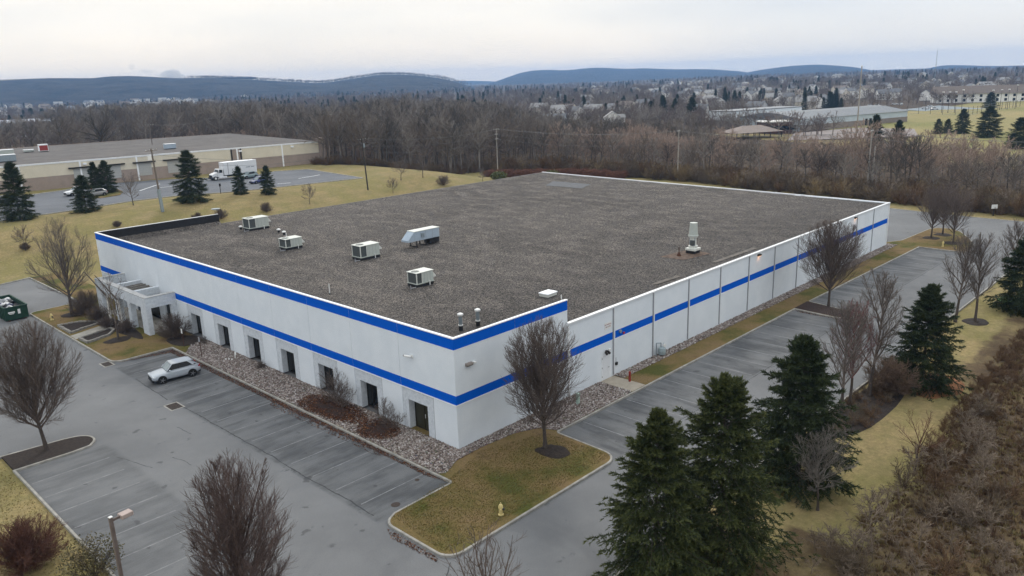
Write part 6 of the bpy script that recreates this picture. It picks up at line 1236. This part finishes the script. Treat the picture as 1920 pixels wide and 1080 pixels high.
# ------------------------------------------------------------------ poles and wires
M_wp = mat('weathered_pole_wood', (.17, .14, .115), .9, .3, 1, .4, 12, stretch=(1, 1, .15)); M_wpl = mat('pale_pole_wood', (.36, .33, .29), .9, .2, 1, .3, 12, stretch=(1, 1, .15)); M_wire = mat('grey_wire', (.16, .16, .16), .6)
POLES = {}
def upole(key, x, y, z, H, label, m=M_wp, lean=(0, 0), arms=((.3, 2.2),), r0=.17, xf=False, rz=0):
    t = thing('utility_pole', label, 'utility pole', (x, y, z), rz); t.rotation_euler = (lean[0], lean[1], rz)
    MB().cyl((0, 0, -.2), (0, 0, H), r0, r0*.6, n=10).build('pole', m, t)
    for dz, w in arms:
        c_ = MB().box(-w/2, w/2, -.06, .06, H-dz-.1, H-dz).build('crossarm', m, t)
        for q in (-.45, -.15, .15, .45): MB().lathe([(.035, 0), (.05, .06), (.03, .16)], (q*w, 0, H-dz), 6).build('insulator', M_pvc, c_)
    if xf: MB().cyl((.35, 0, H-2.0), (.35, 0, H-1.2), .22, n=10).build('transformer', M_galv, t)
    POLES[key] = (t, H)
p_ = g(305, 397); upole('a', p_.x, p_.y, p_.z, 11.6, 'brown utility pole standing between spruces at the left', lean=(0, math.radians(-2)), r0=.2)
MB().box(-.24, .24, -.24, .24, 0, 4.2).build('pale_sleeve', M_galv, POLES['a'][0]); MB().box(-.9, -.25, -.1, .1, 9.6, 10.3).build('junction_box', M_pvc, POLES['a'][0])
p_ = g(690, 356); upole('b', p_.x, p_.y, p_.z, 11.3, 'dark leaning pole with lamps at the corner of the lawn', m=bark('creosote_pole', (.04, .034, .03)), lean=(0, math.radians(-3)), xf=True)
upole('c', 124.9, 119.1, -.1, 12.2, 'pale tall pole behind the roof carrying many wires', m=M_wpl, arms=((.2, 2.2), (1.6, 1.2), (2.9, 1.2)))
upole('d', 135.4, 66.5, -.1, 12.0, 'pale pole rising behind the middle of the rear roof edge', m=M_wpl, arms=((.1, 1.2),))
upole('e', 135.5, 20.8, -.1, 13.0, 'pale pole behind the right corner of the roof', m=M_wpl, arms=((.1, 1.4), (6.5, 1.0)))
upole('e2', 137.0, 20.4, -.1, 9.6, 'shorter prop pole next to the pale right pole', m=M_wpl, arms=())
p_ = g(1605, 262); upole('f', p_.x, p_.y, p_.z, 26, 'very tall slim floodlight mast left of the dark conifers', m=M_wpl, arms=((.1, 1.4),), r0=.28)
upole('h', 140, -30, -.1, 12, 'pole beyond the right edge that carries the wires on', m=M_wpl, arms=((.1, 1.4),))
upole('i', 62, 200, 3, 13, 'dark pole behind the beige roof, left', arms=((.3, 2.4),)); upole('j', 128, 205, 0, 15.5, 'pale pole with crossarms left of the green conifer', m=M_wpl, arms=((.2, 2.4),)); upole('k', 105, 250, 0, 15, 'pole with two lamps behind the beige warehouse', arms=((.3, 2.0),))
def tip(k, dz=0, off=0):
    t, H = POLES[k]; m_ = Matrix.Translation(t.location) @ t.rotation_euler.to_matrix().to_4x4(); return m_ @ Vector((off, 0, H-dz))
def wires(k1, k2, specs, label, sag=1.2, r_=.022):
    Wd_ = Wood(); P = []
    for dz, off, sg in specs:
        a_, b_ = tip(k1, dz, off), tip(k2, dz, off); s_ = np.linspace(0, 1, 17)[:, None]; q = np.array(a_)*(1-s_)+np.array(b_)*s_; q[:, 2] -= 4*sg*sag*(s_*(1-s_))[:, 0]; P.append(q)
    P = np.array(P); Wd_.add(P, np.full(P.shape[:2], r_), 3); tag(link_mesh('power_line', Wd_.mesh('power_line', M_wire)), label, 'power line')
wires('c', 'b', [(.1, -.8, 1), (.1, .8, 1), (1.6, 0, 1), (2.9, 0, 1.2)], 'wires from the pale pole to the dark leaning pole')
wires('c', 'd', [(.1, -.6, 1), (.1, .6, 1), (1.6, 0, 1.1), (2.9, 0, 1.2)], 'wires between the two pale poles behind the roof')
wires('d', 'e', [(.1, -.5, 1), (.1, .5, 1), (1.6, 0, 1.1), (4.5, 0, 1.2)], 'wires between the middle and the right pale poles')
wires('e', 'h', [(.1, -.5, 1), (.1, .5, 1), (1.6, 0, 1.1)], 'wires leaving the right pale pole past the photo edge')
wires('c', 'j', [(.1, -.9, 1.5), (.1, 0, 1.5), (.1, .9, 1.5), (1.6, 0, 1.7), (2.9, 0, 1.7)], 'wires climbing from the pale pole over the wood', sag=1.8); wires('j', 'k', [(.1, -.9, 1), (.1, .9, 1)], 'wires over the trees behind the beige warehouse'); wires('k', 'i', [(.1, -.8, 1), (.1, .8, 1)], 'wires above the beige roof at the left')
wires('b', 'a', [(1.0, 0, 1.3), (2.0, 0, 1.4)], 'two slack wires crossing in front of the beige wall', sag=1.6)

# ------------------------------------------------------------------ hills
nm = NT('wooded_hill', .95, .05); c = nm.ramp(nm.noise(.012, 6, .65, stretch=(1, 1, 2.5)), [(.35, (.014, .014, .015)), (.62, (.052, .047, .042))]); c = nm.mix(nm.step(nm.noise(.05, 5, .8), .45, .7, 0, .5), c, (.085, .072, .06)); nm.color(c); nm.bump(nm.noise(.02, 5, .7), 1, 25); M_hill = nm.m
nm = NT('bare_hilltop', .95, .05); nm.color(nm.ramp(nm.noise(.01, 5), [(.35, (.10, .085, .06)), (.65, (.20, .165, .115))])); M_hilltop = nm.m
def hill(label, prof, D, depth, m, seed, foot=0.0, rows=10, rough=.03):
    """ridge whose skyline follows the listed bearings; the slope runs towards the viewer and away behind"""
    r = np.random.default_rng(seed); px = np.array([q[0] for q in prof], float); py = np.array([q[1] for q in prof], float)
    X_ = np.linspace(px[0], px[-1], int((px[-1]-px[0])/6)); Y_ = np.interp(X_, px, py); k = np.convolve(np.pad(Y_, 3, 'edge'), np.ones(7)/7, 'valid'); Y_ = k
    d = np.stack([(X_-960)/F, -(Y_-540)/F, -np.ones_like(X_)], 1)@Mc.T; hd = np.hypot(d[:, 0], d[:, 1]); u = d[:, :2]/hd[:, None]; zc = CAM_P.z+D*d[:, 2]/hd
    zf = np.interp(np.arange(len(X_)), [0, len(X_)], [foot, foot]); V = []
    s_ = np.concatenate([np.linspace(0, 1, rows), [1.25, 1.7]])
    wob = np.convolve(r.normal(0, 1, len(X_)+8), np.ones(9)/9, 'valid')
    for j, t_ in enumerate(s_):
        rr = D-depth*(1-t_) if t_ <= 1 else D+depth*(t_-1); h_ = (1-(1-min(t_, 1))**1.5) if t_ <= 1 else 1-.6*(t_-1)
        zz = zf+(zc-zf)*h_; spur = rough*(zc-zf)*math.sin(min(t_, 1)*math.pi)*np.convolve(r.normal(0, 1, len(X_)+8), np.ones(9)/9, 'valid')*3
        V.append(np.column_stack([np.array([CAM_P.x, CAM_P.y])+u*rr, zz+spur]))
    V = np.concatenate(V); n = len(X_); I = np.arange(len(V)).reshape(len(s_), n); Fq = np.stack([I[:-1, :-1], I[:-1, 1:], I[1:, 1:], I[1:, :-1]], -1).reshape(-1, 4)
    o = tag(link_mesh('hills', np_mesh('hills', V, Fq, m, True)), label, kind='structure'); return V, I
V1, I1 = hill('long wooded ridge on the left', [(-200, 158), (0, 152), (40, 149), (90, 147), (170, 147.5), (195, 144), (240, 142), (285, 144), (330, 147), (400, 146), (480, 149.5), (560, 154), (600, 156), (640, 151), (690, 143), (720, 139), (780, 141), (830, 147), (870, 158), (900, 168), (960, 178)], 2900, 900, M_hill, 1)
hill('bare open crest above the long ridge', [(-100, 153.5), (20, 148.8), (90, 146.2), (200, 146.5), (330, 146.4), (400, 145.5), (480, 148.5)], 3080, 210, M_hilltop, 2, foot=60, rows=4, rough=.0)
hill('broad blue mountain in the centre', [(870, 172), (915, 158), (960, 142), (985, 133), (1030, 130.5), (1065, 132.5), (1100, 127), (1145, 127), (1172, 130), (1200, 127.5), (1260, 130), (1330, 129.5), (1395, 134), (1410, 137), (1450, 150)], 5300, 1400, M_hill, 3)
hill('blue mountain right of the centre', [(1380, 142), (1410, 133), (1440, 129.5), (1470, 124.5), (1530, 120.5), (1600, 125), (1635, 132), (1700, 142)], 5100, 1400, M_hill, 4)
hill('low faint hill at the far right', [(1700, 140), (1740, 128), (1765, 122), (1800, 122), (1860, 124), (1960, 122), (2100, 124)], 5200, 1200, M_hill, 5)
hill('palest hill showing in the gap of the ridges', [(820, 152), (860, 151.5), (920, 152), (960, 156)], 6200, 300, M_hill, 6)
# fringe of crest trees on the left ridge
rr = np.random.default_rng(8); I_top = I1[9]; crest = V1[I_top]; sel = np.interp(np.arange(len(crest)), [0, len(crest)*.47, len(crest)*.50, len(crest)*.90, len(crest)*.93], [0, 0, 1, 1, 0])
pts = []
for k in range(3200):
    i = rr.integers(0, len(crest)-1)
    if rr.random() < sel[i]: f_ = rr.random(); q = crest[i]*(1-f_)+crest[i+1]*f_; pts.append(q+np.array([rr.normal(0, 12), rr.normal(0, 12), -1.5]))
instancer('crest_trees', np.array(pts), LOW, .55+.45*rr.random(len(pts)), 'row of bare trees along the crest of the left ridge', None, 3, 0)
t = thing('radio_mast', 'thin mast standing above the far right treeline', 'mast', tuple(g(1752, 152))); MB().cyl((0, 0, 0), (0, 0, 42), .5, .2, n=5).build('mast', M_galv, t)
# ------------------------------------------------------------------ air
HZ = MB().box(-3000, 6200, -3000, 4800, -1.4, 116).build('haze', M_hill); HZ.data.materials.clear()
hm = bpy.data.materials.new('haze'); hm.use_nodes = True; ht = hm.node_tree; ht.nodes.clear(); ho = ht.nodes.new('ShaderNodeOutputMaterial'); hv = ht.nodes.new('ShaderNodeVolumePrincipled')
hv.inputs['Color'].default_value = (.30, .56, 1.0, 1); hv.inputs['Density'].default_value = 1.45e-4; hv.inputs['Anisotropy'].default_value = .2; ht.links.new(hv.outputs[0], ho.inputs['Volume']); HZ.data.materials.append(hm); tag(HZ, 'thin blue haze filling the valley air', kind='stuff')
# steam over the ridge
def puff(label, px, py, D, rx, rz_, seed, dens):
    d = Matrix(CAM_M) @ Vector(((px-960)/F, -(py-540)/F, -1)); d = d/math.hypot(d.x, d.y)*D; c_ = CAM_P+d; r = random.Random(seed); bm = bmesh.new(); bmesh.ops.create_icosphere(bm, subdivisions=3, radius=1)
    from mathutils import noise
    for v in bm.verts: v.co = v.co*(1+.45*noise.noise(v.co*1.6+Vector((seed*7, 0, 0)))); v.co.x *= rx; v.co.y *= rx; v.co.z *= rz_
    me = bpy.data.meshes.new('steam_cloud'); bm.to_mesh(me); bm.free(); m_ = bpy.data.materials.new('steam'); m_.use_nodes = True; nt = m_.node_tree; nt.nodes.clear(); o_ = nt.nodes.new('ShaderNodeOutputMaterial'); v_ = nt.nodes.new('ShaderNodeVolumePrincipled'); v_.inputs['Color'].default_value = (.97, .98, 1, 1); v_.inputs['Density'].default_value = dens; nt.links.new(v_.outputs[0], o_.inputs['Volume']); me.materials.append(m_)
    return tag(link_mesh('steam_cloud', me, None, c_), label, kind='stuff')
puff('low white steam cloud standing on the left ridge', 323, 143, 2950, 36, 22, 1, .02); puff('small drifting grey steam wisp above the ridge', 247, 124, 2950, 14, 11, 2, .012); puff('faint steam wisp near the hilltop works', 275, 134, 2950, 23, 7, 3, .010)
